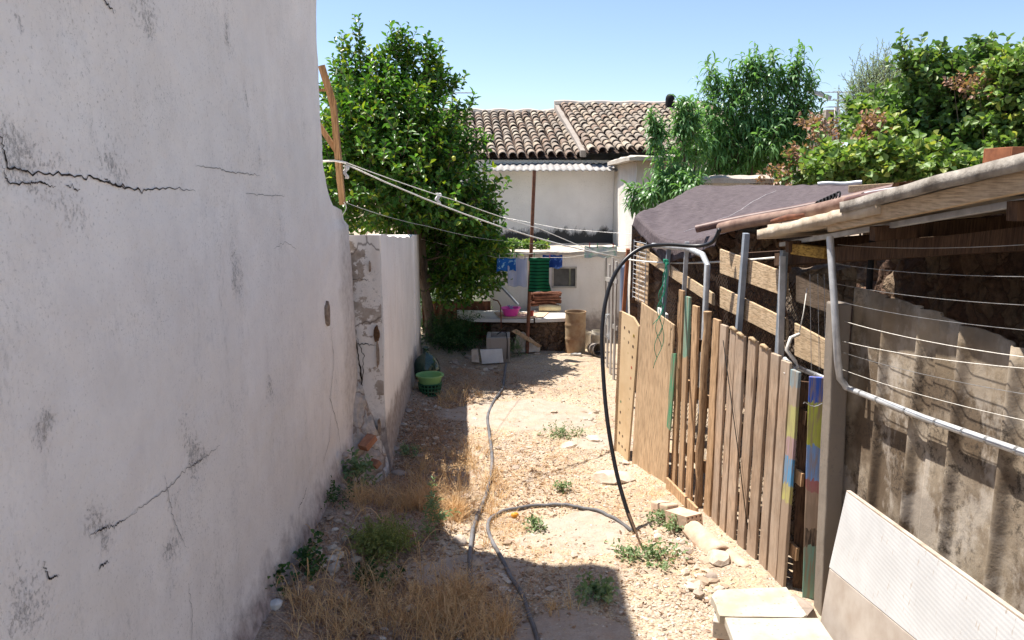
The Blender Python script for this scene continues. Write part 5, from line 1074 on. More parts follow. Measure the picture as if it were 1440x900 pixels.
# ------------------------------------------------------------------ things behind the pen
lump(at(987, 250, 11.2).x, at(1083, 250, 11.2).x, 11.2, 11.6, 1.5, at(1030, 253, 11.2).z-.05, .02, 14, 14).build('cistern_wall', MAT['pillar'], None, smooth=50, label='pale rendered wall end behind the shade net', cat='wall')
slabtop(at(985, 250, 11.2).x, at(1087, 250, 11.2).x, 11.1, 11.7, at(1030, 252, 11.2).z-.06, .11, 6, MAT['capstone'], None, 'wall_cap', .03, label='rounded mossy mortar cap over the wall behind the shade net', cat='coping')
MB().box((at(1000, 220, 17).x, 17, 0), (at(1034, 220, 17).x, 18, at(1010, 196, 17).z)).build('white_outhouse', MAT['white'], None, bevel=.02, label='small patch of white building seen between the peach trees', cat='building')
cb = thing('concrete_block_building', 'distant grey building with a roof parapet beyond the right hand trees', 'building', at(1170, 200, 34))
q0, q1 = at(1148, 178, 34), at(1186, 153, 34); MB().box((q0.x, 34, 0), (q1.x, 38, q0.z)).build('lower_wall', MAT['concrete'], cb); MB().box((q0.x+.5, 34.3, q0.z), (q1.x, 37, q1.z)).build('stair_tower', MAT['concrete'], cb)
MB().box((q0.x+.7, 34.27, q0.z+.1), (q0.x+.95, 34.35, q1.z-.2)).build('vent_opening', MAT['dark'], cb); MB().box((q1.x-.28, 34.2, q0.z), (q1.x-.08, 34.29, q1.z+.1)).build('pipe_chase', MAT['white'], cb)  # opening is a near-black box, its inner shade put into the colour
def antenna(px, py0, py1, Y, w_, lab, rows):
    a = thing('antenna', lab, 'antenna', at(px, py1, Y)); t, b = at(px, py0, Y), at(px, py1, Y)
    MB().tube([b-Vector((0, 0, 1)), t], .02*Y/15, 6).build('mast', MAT['steel'], a)
    mb = MB()
    for r in rows:
        c = b.lerp(t, r); mb.tube([c-Vector((w_, 0, 0)), c+Vector((w_, 0, 0))], .011*Y/15, 5)
        for k in range(7): e_ = c+Vector((w_*(k/3-1), 0, 0)); mb.tube([e_-Vector((0, .3, .05*w_)), e_+Vector((0, .3, .05*w_))], .007*Y/15, 4)
    mb.build('boom', MAT['steel'], a)
antenna(636, 126, 158, 20, .55, 'thin television antenna beside the top of the lemon tree', (.86,))
antenna(1179, 128, 160, 34, .55, 'television antenna on the distant grey building', (.95, .6, .3))
p, q = at(1137, 127, 60), at(1168, 138, 60); MB().bar(p, q, .35, .25).build('crane_jib', MAT['steel'], None, label='far crane arm reaching down into the trees', cat='crane')
# ------------------------------------------------------------------ foliage
def frames(D, up=None):
    D = D/np.linalg.norm(D, axis=1, keepdims=True); U = rng.normal(size=D.shape) if up is None else up
    S_ = np.cross(D, U); S_ /= np.linalg.norm(S_, axis=1, keepdims=True)+1e-9; N = np.cross(S_, D); return D, S_, N
def leaves_broad(name, P, D, L, W, mat, par, fold=.25, curl=.15):
    """each leaf: folded 6-gon made of 4 triangles -> here 2 quads sharing the midrib, pointed both ends"""
    D, S_, N = frames(D, np.tile([0, 0, 1.0], (len(P), 1))+rng.normal(size=P.shape)*.55); n = len(P); L = L[:, None]; W = W[:, None]
    b = P; t = P+D*L-N*L*curl; m = P+D*L*.5; l = m+S_*W*.5+N*W*fold; r = m-S_*W*.5+N*W*fold
    l2 = P+D*L*.78+S_*W*.36+N*W*fold*.6-N*L*curl*.5; r2 = P+D*L*.78-S_*W*.36+N*W*fold*.6-N*L*curl*.5
    V = np.stack([b, r, r2, t, l2, l], 1).reshape(-1, 3); i = np.arange(n)*6
    F_ = np.concatenate([np.stack([i, i+1, i+2, i+3], 1), np.stack([i, i+3, i+4, i+5], 1)])
    return np_mesh(name, V, F_, mat, par)
def leaves_long(name, P, D, L, W, mat, par, droop=.8):
    """narrow hanging leaves: three quads bending downwards"""
    n = len(P); D, S_, N = frames(D, np.tile([0, 0, 1.0], (n, 1))+rng.normal(size=P.shape)*.4); V = []; p = P.copy(); d = D.copy(); seg = 4; Lk = (L/seg)[:, None]
    for k in range(seg+1):
        wk = W[:, None]*[.25, .85, 1, .7, .06][k]; V += [p+S_*wk*.5, p-S_*wk*.5]
        p = p+d*Lk; d = d+np.array([0, 0, -droop])*.55*rng.uniform(.5, 1.3, (n, 1)); d /= np.linalg.norm(d, axis=1, keepdims=True)
    V = np.stack(V, 1).reshape(-1, 3); i = np.arange(n)*(2*seg+2)
    F_ = np.concatenate([np.stack([i+2*k, i+2*k+1, i+2*k+3, i+2*k+2], 1) for k in range(seg)]); return np_mesh(name, V, F_, mat, par)
def sample_blobs(blobs, n, shell=.55):
    v = np.array([b[3]*b[4]*b[5] for b in blobs])**.75; idx = rng.choice(len(blobs), n, p=v/v.sum()); B = np.array(blobs)[idx]
    d = rng.normal(size=(n, 3)); d /= np.linalg.norm(d, axis=1, keepdims=True); r = (shell+(1-shell)*rng.random((n, 1))**.8)
    # lumpy outline
    bump = 1+.24*np.sin(d[:, :1]*7+idx[:, None])*np.sin(d[:, 2:3]*6+idx[:, None]*2)+.10*rng.normal(size=(n, 1))
    return B[:, :3]+d*r*bump*B[:, 3:6], d
def shoots(P, D, nl, ln, spread=1.0, upb=.5):
    """leaves placed along short shoots: returns positions, leaf directions, shoot polylines"""
    n = len(P); D = D+np.array([0, 0, upb])+rng.normal(size=D.shape)*.35; D /= np.linalg.norm(D, axis=1, keepdims=True)
    ln = ln*rng.uniform(.5, 1.4, n); pos = []; dr = []
    A = rng.normal(size=(n, 3)); A = np.cross(D, A); A /= np.linalg.norm(A, axis=1, keepdims=True); B = np.cross(D, A)
    for k in range(nl):
        t = (k+.5)/nl; a = k*2.4+rng.uniform(0, .6, n); rad = A*np.cos(a)[:, None]+B*np.sin(a)[:, None]
        pos.append(P+D*(ln*t)[:, None]+rng.normal(size=P.shape)*.008); dr.append(D*(.35+.5*t)+rad*spread+rng.normal(size=P.shape)*.18)
    return np.concatenate(pos), np.concatenate(dr), P, P+D*ln[:, None]
def twigs(mb_arrays, A, B, r):
    n = len(A); d = B-A; s = np.cross(d, rng.normal(size=d.shape)); s /= np.linalg.norm(s, axis=1, keepdims=True)+1e-9; t = np.cross(d, s); t /= np.linalg.norm(t, axis=1, keepdims=True)+1e-9
    V = []
    for c, rr in ((A, r), (B, r*.4)):
        for k in range(3): V.append(c+(s*math.cos(k*2.094)+t*math.sin(k*2.094))*rr)
    V = np.stack(V, 1).reshape(-1, 3); i = np.arange(n)*6
    F_ = np.concatenate([np.stack([i+k, i+(k+1) % 3, i+3+(k+1) % 3, i+3+k], 1) for k in range(3)]); return V, F_
def tree(name, lab, base, blobs, nsh, nl, ln, LL, WW, mat, long=False, shell=.5, upb=.5, tr=.07, spread=1.0, droop=.8, keep=None, extra=None, group=None, cat='tree', limbs=9, fork=None, bark='bark', limit=None):
    t = thing(name, lab, cat, base, group); base = Vector(base); tw = mat if cat in ('plant', 'weed', 'bush') else MAT[bark]
    P, D = sample_blobs(blobs, nsh, shell)
    if extra is not None: P = np.concatenate([P, extra[0]]); D = np.concatenate([D, extra[1]])
    lp, ld, A, B = shoots(P, D, nl, ln, spread, upb)
    if keep is not None: k = keep(lp); lp, ld = lp[k], ld[k]; k = keep((A+B)/2); A, B = A[k], B[k]
    n = len(lp); L = LL*rng.uniform(.6, 1.3, n); W = WW*rng.uniform(.7, 1.25, n)
    (leaves_long if long else leaves_broad)('crown', lp, ld, L, W, mat, t, **({'droop': droop} if long else {}))
    mb = MB(); c = Vector(np.mean([b[:3] for b in blobs], 0)); fk = Vector(fork) if fork else base.lerp(c, .35)
    mb.tube([base-Vector((0, 0, .05)), base.lerp(fk, .5)+Vector((.04, .03, 0)), fk], [tr*1.25, tr, tr*.85], 9)
    lim = sorted(blobs, key=lambda b: -b[3]*b[5]); rnd = random.Random(5); ends = []
    for k in range(limbs):
        b = lim[k % len(lim)]; e = Vector(b[:3])+Vector((rnd.uniform(-.7, .7)*b[3], rnd.uniform(-.7, .7)*b[4], rnd.uniform(-.2, .85)*b[5]))
        m1 = fk.lerp(e, .4)+Vector((rnd.uniform(-.1, .1), rnd.uniform(-.1, .1), -.05)); mb.tube([fk, m1, e], [tr*.6, tr*.38, tr*.12], 6); ends += [m1, e]
        for q in range(3):
            s_ = m1.lerp(e, rnd.uniform(.1, .8)); e2 = s_+Vector((rnd.uniform(-1, 1)*b[3], rnd.uniform(-1, 1)*b[4], rnd.uniform(.0, 1)*b[5]))*.5; mb.tube([s_, e2], [tr*.22, tr*.07], 5); ends.append(e2)
    mb.build('trunk', MAT[bark], t, smooth=40)
    V, F_ = twigs(None, A, B, (.006 if not long else .005) if tr > .02 else .002)
    if nsh > 45: np_mesh('twigs', V, F_, tw, t)
    return t

MAT['lemon'] = m_leaf('lemon_leaf', [(.055, .13, .022), (.09, .21, .035), (.16, .32, .05), (.05, .13, .018), (.032, .09, .015), (.30, .36, .03)], .36, .32)
MAT['peach'] = m_leaf('peach_leaf', [(.08, .17, .05), (.12, .25, .08), (.18, .32, .13), (.10, .21, .06)], .38, .34)
MAT['fig'] = m_leaf('pistachio_leaf', [(.07, .13, .04), (.11, .20, .06), (.17, .27, .10), (.09, .17, .05), (.26, .31, .08)], .45, .28)
MAT['vine'] = m_leaf('vine_leaf', [(.10, .18, .05), (.16, .26, .07), (.25, .34, .10), (.13, .22, .06), (.42, .42, .10)], .5, .3)
MAT['olive'] = m_leaf('olive_leaf', [(.32, .38, .30), (.42, .48, .38), (.24, .29, .22)], .5, .2)
MAT['dead'] = m_leaf('withered_leaf', [(.36, .17, .12), (.46, .26, .18), (.30, .18, .13), (.52, .34, .28)], .8, .2)
MAT['weed'] = m_leaf('weed_leaf', [(.14, .23, .09), (.20, .29, .14), (.26, .33, .18), (.15, .24, .09)], .65, .3, .3, (1.2, 1.3, .9))
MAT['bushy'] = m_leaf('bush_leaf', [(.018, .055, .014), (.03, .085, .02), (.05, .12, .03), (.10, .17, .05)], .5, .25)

def topshoots(pts, Y, jit=.08, low=0):      # leading shoots that give the crown its spiky outline
    P = []; D = []
    for (px, py, px2, py2) in pts:
        py += low; py2 += low
        a, b = np.array(at(px, py, Y)), np.array(at(px2, py2, Y)); m = max(4, int(np.linalg.norm(b-a)/.07))
        for k in range(m):
            for q in range(4 if k < m*.6 else 2): P.append(a+(b-a)*k/m+rng.normal(size=3)*jit); D.append((b-a)/np.linalg.norm(b-a)+rng.normal(size=3)*.4)
    return np.array(P), np.array(D)
# lemon tree
def keepL(p):
    wallz = np.interp(p[:, 1], [9.8, 11.7], [2.05, 1.95]); xw = np.interp(p[:, 1], [6.7, 11.7], [-1.17, -1.42])
    return ~((p[:, 1] < 11.9) & (p[:, 0] < xw+.42) & (p[:, 2] < wallz+.06)) & (p[:, 2] > .75)
lemon_blobs = [(-1.9, 11.6, 2.6, 1.35, 1.5, 1.15), (-1.9, 11.4, 3.4, .85, 1.0, .7), (-2.45, 11.5, 3.1, .6, .8, .8), (-1.25, 11.7, 2.6, .68, .9, .8), (-.76, 12.0, 1.9, .58, .75, .55), (-.70, 12.2, 1.35, .58, .62, .50), (-1.15, 12.4, 1.5, .8, .7, .8), (-1.55, 11.6, 3.8, .35, .5, .42), (-2.15, 11.5, 3.9, .36, .4, .38)]
tree('lemon_tree', 'dense dark green lemon tree rising behind the garden wall', (-1.35, 12.2, 0), lemon_blobs, 4300, 9, .24, .10, .054, MAT['lemon'], keep=keepL, tr=.09,
     extra=topshoots([(512, 90, 508, 34), (490, 110, 482, 50), (572, 90, 574, 38), (592, 100, 612, 55), (610, 130, 636, 85), (560, 70, 565, 35), (640, 160, 655, 135), (535, 85, 540, 60), (660, 250, 695, 245), (655, 200, 672, 180), (470, 130, 466, 100), (600, 85, 600, 50), (672, 262, 700, 268), (665, 330, 703, 330), (540, 110, 545, 50), (622, 120, 620, 80)], 11.5, .08, 20), shell=.45, fork=(-1.4, 12.0, 1.0))
lem = m_leaf('lemon_skin', [(.55, .50, .06), (.62, .5, .05), (.30, .36, .05), (.5, .5, .06)], .45, .02)
for k, (px, py) in enumerate(((529, 143), (590, 212), (638, 223), (597, 248), (650, 293))):
    p = at(px, py, 10.55); MB().rock(p, .030, k, (1, 1, 1.25), 0, .02).build('lemon', lem, None, smooth=True, label='small yellow green lemon hanging among the leaves of the lemon tree', cat='lemon', group='lemons hanging in the lemon tree')
# peach trees
def pb(px, py, Y, rx, rz, ry=None): c = at(px, py, Y); k = Y/F; return (c.x, c.y, c.z, rx*k, (ry or rx)*k, rz*k)
tree('peach_tree', 'tall peach tree with drooping narrow leaves behind the shade net', (3.9, 12.6, 0), [pb(1060, 210, 12.4, 44, 38), pb(1062, 155, 12.4, 20, 34), pb(1030, 160, 12.2, 10, 34), pb(1094, 165, 12.4, 12, 36), pb(1008, 215, 12.3, 18, 22), pb(1120, 200, 12.4, 18, 40), pb(1000, 170, 12.2, 16, 28)], 760, 9, .28, .19, .036, MAT['peach'], True, shell=.3, spread=.6, droop=1.25,
     extra=topshoots([(1012, 150, 997, 98), (1070, 120, 1062, 88), (1080, 120, 1083, 92), (1100, 130, 1122, 88), (1118, 180, 1140, 115), (1105, 200, 1135, 150), (1045, 130, 1044, 105), (1030, 140, 1022, 110), (1060, 120, 1056, 95), (1115, 130, 1124, 100)], 12.3, .05), tr=.09)
tree('peach_tree', 'smaller peach tree leaning over the shade net towards the house', (2.75, 11.4, 0), [pb(950, 262, 10.9, 22, 20), pb(932, 225, 11.2, 5, 24), pb(962, 205, 11.2, 8, 38), pb(915, 280, 10.9, 9, 8), pb(965, 268, 10.7, 18, 16), pb(984, 205, 11.4, 9, 26)], 240, 9, .14, .17, .034, MAT['peach'], True, shell=.25, spread=.6, droop=1.2,
     extra=topshoots([(926, 215, 914, 160), (958, 200, 955, 140), (962, 190, 966, 150), (915, 272, 884, 268), (905, 280, 886, 296), (975, 190, 978, 150), (930, 200, 925, 180)], 11.0, .02), tr=.07)
# right hand vegetation
big = tree('pistachio_tree', 'tall dark green round-leaved tree above the shed roof at the right', (6.0, 10.6, 0), [pb(1345, 150, 10.4, 58, 55), pb(1300, 120, 10.4, 30, 34), pb(1370, 110, 10.4, 26, 36), pb(1330, 210, 10.4, 70, 40), pb(1400, 200, 10.4, 45, 50)], 950, 8, .22, .10, .08, MAT['fig'], extra=topshoots([(1375, 110, 1380, 68), (1290, 110, 1265, 82), (1290, 105, 1300, 84), (1330, 110, 1335, 90), (1372, 100, 1385, 70), (1400, 120, 1410, 92), (1350, 110, 1350, 95)], 10.3), shell=.35)
tree('yellowing_tree', 'yellow green leafy tree at the far right edge', (6.6, 9.6, 0), [pb(1425, 150, 9.5, 35, 60), pb(1440, 200, 9.4, 45, 50), pb(1405, 140, 9.6, 22, 25), pb(1475, 150, 9.5, 40, 55)], 600, 8, .2, .10, .075, MAT['vine'], shell=.3, extra=topshoots([(1425, 120, 1420, 98), (1440, 110, 1438, 85), (1405, 120, 1398, 100)], 9.5))
tree('grape_vine', 'light green vine sprawling along the back of the shade net', (4.5, 10.0, 0), [pb(1180, 240, 9.8, 35, 26), pb(1230, 235, 9.7, 40, 30), pb(1290, 235, 9.6, 45, 26), pb(1240, 200, 10.2, 26, 26), pb(1165, 225, 10, 20, 20), pb(1340, 245, 9.6, 40, 18), pb(1400, 245, 9.4, 50, 20), pb(1220, 175, 10.3, 18, 20)], 850, 7, .18, .095, .085, MAT['vine'], shell=.3, tr=.04, cat='vine')
tree('green_shrub', 'mid green shrub standing between the vine and the tall tree', (5.2, 11, 0), [pb(1260, 180, 10.9, 35, 45), pb(1215, 175, 10.9, 25, 30), pb(1290, 200, 10.8, 40, 40), pb(1150, 245, 10.8, 30, 20)], 650, 8, .2, .095, .07, MAT['fig'], shell=.3, tr=.05, cat='shrub')
tree('olive_tree', 'silvery olive tree standing behind the shrubs', (6.8, 14.5, 0), [pb(1235, 145, 14.2, 36, 42), pb(1270, 140, 14.2, 22, 40), pb(1212, 170, 14.2, 16, 32)], 800, 12, .34, .075, .014, MAT['olive'], shell=.2, spread=.5, upb=1.1, extra=topshoots([(1235, 120, 1232, 88), (1212, 130, 1205, 100), (1270, 110, 1275, 92), (1250, 110, 1255, 96)], 14.2))
tree('withered_shrub', 'withered shrub with rust coloured leaves beside the tall peach tree', (4.3, 10.8, 0), [pb(1122, 232, 10.9, 20, 22), pb(1143, 180, 10.9, 16, 12), pb(1090, 252, 11.0, 16, 10), pb(1165, 200, 11, 16, 14)], 90, 7, .15, .07, .045, MAT['dead'], shell=.2, tr=.03, cat='shrub', limbs=6)
tree('withered_vine', 'withered rust coloured vine between the green vine and the olive', (5.0, 10.0, 0), [pb(1222, 188, 9.9, 13, 20), pb(1215, 215, 9.8, 12, 16), pb(1230, 175, 9.9, 9, 10)], 60, 7, .13, .07, .045, MAT['dead'], shell=.2, tr=.03, cat='vine', limbs=5)
tree('withered_branches', 'dry pinkish brown branches near the top of the right hand trees', (6.3, 9.6, 0), [pb(1395, 108, 9.8, 20, 8), pb(1365, 125, 9.8, 16, 8), pb(1345, 120, 9.8, 8, 6), pb(1380, 130, 9.6, 18, 8)], 80, 6, .13, .07, .04, MAT['dead'], shell=.2, tr=.03, cat='shrub', limbs=5)
# plants on the roof of the low outbuilding
for k, (px, py, r) in enumerate(((703, 350, 9), (722, 350, 9), (742, 352, 5), (763, 352, 4))):
    c = at(px, py, 13.4); tree('roof_plant', ['leafy plant on the outbuilding roof beside the lemon tree', 'pale leafy plant in the middle of the outbuilding roof', 'small low plant on the outbuilding roof left of the pole', 'tiny plant on the outbuilding roof right of the pole'][k], (c.x, 13.4, 1.53), [(c.x, 13.4, 1.60, r*.0126, .15, .06)], 40, 6, .07, .07, .04, MAT['vine'], shell=.1, tr=.008, cat='plant', limbs=3, fork=(c.x, 13.4, 1.56))

# ------------------------------------------------------------------ low plants and ground cover
MAT['weedy'] = m_leaf('yellow_weed', [(.22, .28, .08), (.30, .34, .11), (.36, .38, .15), (.20, .26, .07)], .7, .35, .2, (1.2, 1.2, .8))
def plant(name, lab, px, py, rx, ry, rz, n, nl, ln, LL, WW, mat, long=False, upb=.7, cat='plant', group=None, Z=None):
    c = gr(px, py); z = gzf(c.x, c.y); tree(name, lab, (c.x, c.y, z), [(c.x, c.y, z+rz*.45, rx, ry, rz*.6)], n, nl, ln, LL, WW, mat, long, shell=.0, upb=upb, tr=.006, cat=cat, group=group, limbs=4, fork=(c.x, c.y, z+rz*.2), keep=lambda p: p[:, 2] > gz(p[:, 0], p[:, 1])+.004)
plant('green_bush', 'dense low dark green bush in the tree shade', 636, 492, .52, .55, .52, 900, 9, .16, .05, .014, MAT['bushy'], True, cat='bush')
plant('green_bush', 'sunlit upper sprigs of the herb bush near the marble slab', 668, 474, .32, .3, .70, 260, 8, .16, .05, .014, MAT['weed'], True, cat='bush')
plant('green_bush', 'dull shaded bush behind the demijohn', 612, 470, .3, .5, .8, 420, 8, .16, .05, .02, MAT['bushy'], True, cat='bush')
plant('weed', 'feathery yellow green weed among the dry grass at the wall foot', 535, 778, .21, .2, .12, 300, 9, .13, .030, .010, MAT['weedy'])
plant('weed', 'upright green weed by the sunlit dry grass', 612, 752, .06, .06, .30, 26, 9, .10, .045, .014, MAT['weed'])
plant('weed', 'leafy green weed at the broken corner', 502, 702, .10, .10, .30, 34, 8, .10, .05, .03, MAT['weed'])
plant('weed', 'dark trailing weed under the big wall', 470, 742, .10, .25, .10, 34, 7, .1, .03, .012, MAT['bushy'])
plant('weed', 'dark leafy clump in the shadow at the path edge', 838, 838, .13, .16, .04, 45, 5, .06, .04, .028, MAT['weed'])
plant('weed', 'grey green weed spreading below the perforated brick', 930, 790, .20, .2, .04, 45, 5, .07, .034, .024, MAT['weed'])
plant('weed', 'grey green weed in the sun by the thin stake', 880, 785, .16, .14, .04, 30, 5, .07, .032, .022, MAT['weed'])
plant('weed', 'small green weed above the curled hose', 790, 690, .06, .05, .05, 20, 6, .04, .028, .018, MAT['weed'])
plant('weed', 'small green weed inside the hose curl', 752, 742, .07, .07, .06, 30, 6, .05, .03, .018, MAT['weed'])
plant('weed', 'straggly weed beside the long flat stones of the path', 790, 612, .22, .14, .08, 60, 6, .06, .03, .014, MAT['weed'])
plant('weed', 'small weed at the plywood foot', 925, 735, .05, .05, .07, 22, 6, .05, .03, .018, MAT['weed'])
plant('weed', 'low weed by the wall foot stones', 572, 640, .12, .1, .07, 40, 6, .06, .03, .015, MAT['weed'])
plant('weed', 'weed with small leaves right of the thin stake', 948, 752, .06, .06, .10, 30, 6, .05, .028, .018, MAT['weed'])
plant('weed', 'straggling weed at the foot of the concrete trough', 726, 500, .10, .1, .28, 60, 7, .09, .03, .012, MAT['weed'])
plant('creeper', 'dark round leaved creeper at the base of the big wall', 430, 835, .13, .4, .10, 40, 5, .07, .035, .03, MAT['bushy'])
plant('creeper', 'creeper sprigs climbing at the lowest visible corner of the big wall', 393, 872, .03, .2, .14, 16, 5, .06, .035, .03, MAT['bushy'])
plant('creeper', 'creeper leaves under the feathery yellow green weed', 520, 815, .26, .22, .06, 55, 5, .06, .03, .026, MAT['bushy'])

MAT['straw'] = m_leaf('dry_grass', [(.68, .46, .23), (.78, .57, .32), (.58, .36, .17), (.82, .64, .40)], .8, .2, .2, (1.1, 1.05, .95))
MAT['straw2'] = m_leaf('dry_brown_grass', [(.46, .27, .15), (.56, .36, .21), (.38, .21, .12)], .85, .15, .2, (1.1, 1.0, .9))
def blades(P, H_, W, lean, mat, name, lab=None, kind='stuff', seg=3, heads=0):
    n = len(P); a = rng.uniform(0, 2*math.pi, n); out = np.stack([np.cos(a), np.sin(a), np.zeros(n)], 1); b = rng.uniform(0, 2*math.pi, n); s = np.stack([np.cos(b), np.sin(b), np.zeros(n)], 1)
    V = []; ln = rng.uniform(.2, 1, n)[:, None]*lean
    for k in range(seg+1):
        t = k/seg; w_ = W[:, None]*(1-t*.85); p = P+np.array([0, 0, 1])*(H_[:, None]*(t-.25*t*t*ln))+out*(H_[:, None]*t*t*ln)
        V += [p-s*w_*.5, p+s*w_*.5]
    V = np.stack(V, 1).reshape(-1, 3); i = np.arange(n)*(2*seg+2); F_ = np.concatenate([np.stack([i+2*k, i+2*k+1, i+2*k+3, i+2*k+2], 1) for k in range(seg)])
    return np_mesh(name, V, F_, mat, kind=kind)
def patchpts(lst):
    P = []
    for (px, py, rx, ry, n) in lst:
        c = gr(px, py); q = rng.normal(size=(n, 2))*.5; x = c.x+q[:, 0]*rx; y = c.y+q[:, 1]*ry; P.append(np.stack([x, y, gz(x, y)-.01], 1))
    return np.concatenate(P)
# tufts: blades grouped
def tufted(lst, per=14, r=.02):
    C0 = patchpts([(a, b, c, d, max(1, n//per)) for a, b, c, d, n in lst]); P = np.repeat(C0, per, 0); P[:, :2] += rng.normal(size=(len(P), 2))*r; P[:, 2] = gz(P[:, 0], P[:, 1])-.01; return P
Pt = tufted([(620, 860, .22, .3, 700), (560, 880, .3, .3, 300), (530, 830, .3, .3, 250), (600, 660, .3, .6, 300), (640, 560, .3, .6, 300), (590, 715, .26, .35, 1100), (640, 720, .12, .3, 700), (650, 830, .1, .2, 400), (690, 700, .1, .6, 350), (780, 855, .1, .1, 60), (470, 880, .3, .3, 500), (520, 720, .2, .3, 400), (660, 890, .2, .2, 500), (700, 875, .12, .2, 200), (665, 645, .2, .5, 300)])
blades(Pt, rng.uniform(.05, .24, len(Pt)), rng.uniform(.003, .0075, len(Pt)), 1.3, MAT['straw'], 'dry_grass')
Pt = tufted([(720, 740, .35, .3, 1800), (770, 780, .5, .3, 900), (760, 650, .6, .9, 4200), (860, 700, .4, .6, 900), (690, 690, .2, .6, 800), (790, 590, .6, .8, 900), (920, 690, .2, .5, 700), (900, 770, .3, .3, 500), (960, 800, .15, .2, 250), (780, 780, .3, .2, 400), (760, 700, .7, .5, 1500), (700, 610, .3, .8, 900), (830, 545, .8, .8, 600), (700, 575, .3, .6, 500), (900, 830, .3, .3, 200), (870, 520, .5, 1.2, 500)], 10, .03)
blades(Pt, rng.uniform(.015, .06, len(Pt)), rng.uniform(.002, .005, len(Pt)), 1.8, MAT['straw'], 'short_dry_grass')
Pt = tufted([(600, 610, .35, 1.3, 2200), (640, 540, .35, .9, 1400), (560, 700, .3, .6, 900), (500, 800, .4, .5, 900), (640, 830, .4, .4, 500), (590, 860, .5, .3, 900), (690, 530, .5, .5, 700), (730, 545, .5, .5, 400), (440, 880, .3, .3, 400), (700, 840, .4, .4, 300)], 8, .04)
blades(Pt, rng.uniform(.02, .10, len(Pt)), rng.uniform(.003, .008, len(Pt)), 2.4, MAT['straw2'], 'brown_dry_grass')
# feathery seed heads
P = tufted([(620, 850, .3, .3, 60), (640, 690, .15, .2, 50), (560, 880, .4, .2, 50), (690, 870, .15, .2, 20)], 5, .03); n = len(P); tops_ = P+np.stack([rng.normal(size=n)*.06, rng.normal(size=n)*.06, rng.uniform(.14, .3, n)], 1)
V, F_ = twigs(None, P, tops_, .0018); np_mesh('grass_stems', V, F_, MAT['straw'], kind='stuff')
hp_, hd_, _, _ = shoots(tops_, (tops_-P)*6, 22, .06, .8, .2); leaves_long('grass_seed_heads', hp_, hd_, np.full(len(hp_), .018), np.full(len(hp_), .0022), MAT['straw'], None, .3)['kind'] = 'stuff'
# long arching dry stems
mb = MB()
for k in range(46):
    px, py = random.choice([(450, 870), (520, 860), (590, 850), (560, 790), (480, 800), (630, 870)]); c = gr(px+random.gauss(0, 35), py+random.gauss(0, 22)); z = gzf(c.x, c.y); a = random.uniform(0, 6.28); h = random.uniform(.08, .28); l = random.uniform(.08, .3)
    mb.tube([c+Vector((math.cos(a)*l*t, math.sin(a)*l*t, z+h*math.sin(min(2.6, t*2.4)))) for t in np.linspace(0, 1, 8)], .0022, 4)
mb.build('dry_stems', MAT['straw'], None, kind='stuff')
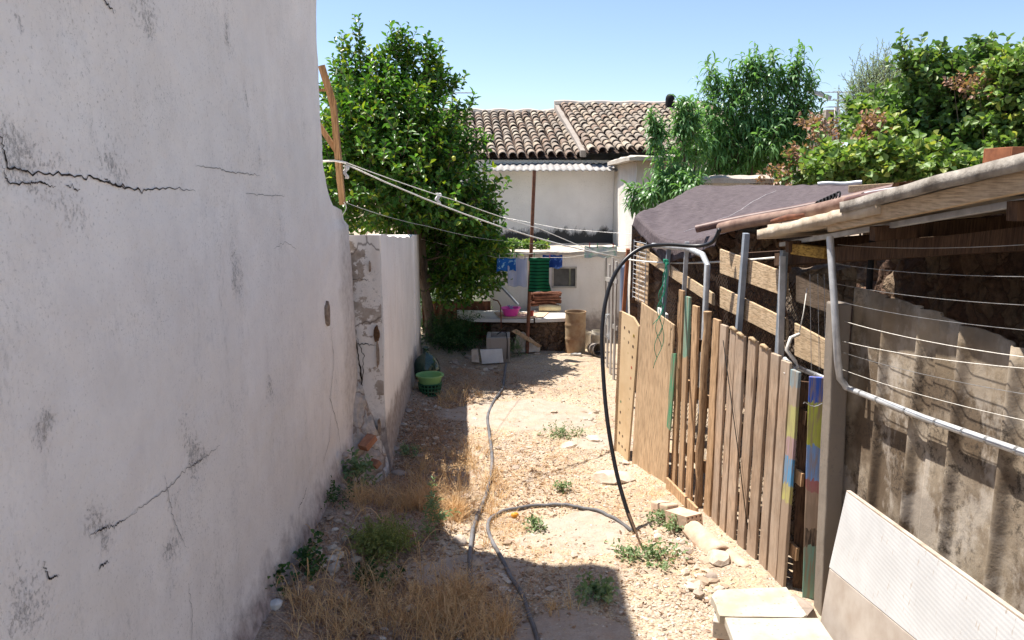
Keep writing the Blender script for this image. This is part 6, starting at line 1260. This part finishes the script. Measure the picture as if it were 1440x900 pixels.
# fallen leaves and gravel
lst = [(590, 640, .5, 2.0, 5000), (580, 830, .7, .9, 3400), (480, 840, .5, .9, 1500), (650, 560, .5, 1.2, 700), (730, 545, 1.0, 1.0, 350), (760, 850, .8, .6, 300), (800, 700, 1.2, 2.4, 1100), (740, 680, .5, 1.2, 700), (930, 780, .5, .8, 200)]
P = patchpts(lst); P[:, 2] += .014; n = len(P); D = rng.normal(size=(n, 3)); D[:, 2] *= .25
MAT['litter'] = m_leaf('fallen_leaf', [(.38, .24, .16), (.50, .34, .23), (.26, .16, .11), (.60, .46, .33)], .85, .05)
leaves_broad('leaf_litter', P, D, rng.uniform(.015, .05, n), rng.uniform(.006, .02, n), MAT['litter'], None, .3, .2)['kind'] = 'stuff'
def gravel(name, lst, rmin, rmax, mat):
    P = patchpts(lst); n = len(P); r = np.exp(rng.uniform(math.log(rmin), math.log(rmax), n)); ico = MB().rock((0, 0, 0), 1, 5, (1, 1, .6), 0, .8)
    import bmesh
    bm = bmesh.new(); bmesh.ops.create_icosphere(bm, subdivisions=1, radius=1); iv = np.array([v.co[:] for v in bm.verts]); fi = np.array([[v.index for v in f.verts] for f in bm.faces]); bm.free()
    jit = 1+rng.uniform(-.38, .38, (n, len(iv), 1)); a = rng.uniform(0, 6.28, n); sc = np.stack([rng.uniform(.7, 1.4, n), rng.uniform(.6, 1.1, n), rng.uniform(.35, .8, n)], 1)
    V = iv[None]*jit*sc[:, None]*r[:, None, None]; c_, s_ = np.cos(a)[:, None], np.sin(a)[:, None]; X_, Y_ = V[..., 0]*c_-V[..., 1]*s_, V[..., 0]*s_+V[..., 1]*c_
    V = np.stack([X_, Y_, V[..., 2]], -1)+P[:, None]+np.array([0, 0, .008])+np.array([0, 0, .2])*r[:, None, None]
    return np_mesh(name, V.reshape(-1, 3), (fi[None]+np.arange(n)[:, None, None]*len(iv)).reshape(-1, 3), mat, kind='stuff', flat=True)
GM = NM('gravel', .95, .1); gi = GM.isl(); c = GM.ramp(gi, [(0, (.30, .215, .15)), (.3, (.44, .345, .26)), (.55, (.53, .455, .36)), (.8, (.38, .31, .25)), (1, (.65, .60, .52))]); GM.col(c); GM.bump(GM.noise(GM.pos(), 60, 4), .5, .004)
gravel('gravel', [(735, 640, .4, .8, 2200), (800, 700, 1.0, 1.6, 3200), (900, 860, .6, .5, 1600), (980, 860, .3, .4, 700), (770, 850, .6, .6, 1100), (600, 620, .4, 1.4, 900), (540, 640, .15, .9, 500), (960, 780, .25, .4, 600), (820, 560, 1.2, 1.6, 1200), (500, 850, .5, .5, 500), (650, 800, .5, .4, 500), (860, 640, .5, 1, 500)], .004, .016, GM.m)
gravel('loose_rubble', [(545, 620, .12, 1.0, 50), (600, 600, .3, 1.0, 40), (450, 820, .2, .5, 40), (960, 780, .15, .4, 45), (980, 830, .15, .2, 30), (740, 640, .3, .6, 14), (520, 780, .3, .4, 25), (840, 600, .6, 1.0, 30), (660, 520, .5, .5, 30), (580, 870, .4, .2, 20), (720, 800, .5, .4, 25)], .02, .045, GM.m)
S.cycles.use_denoising = True
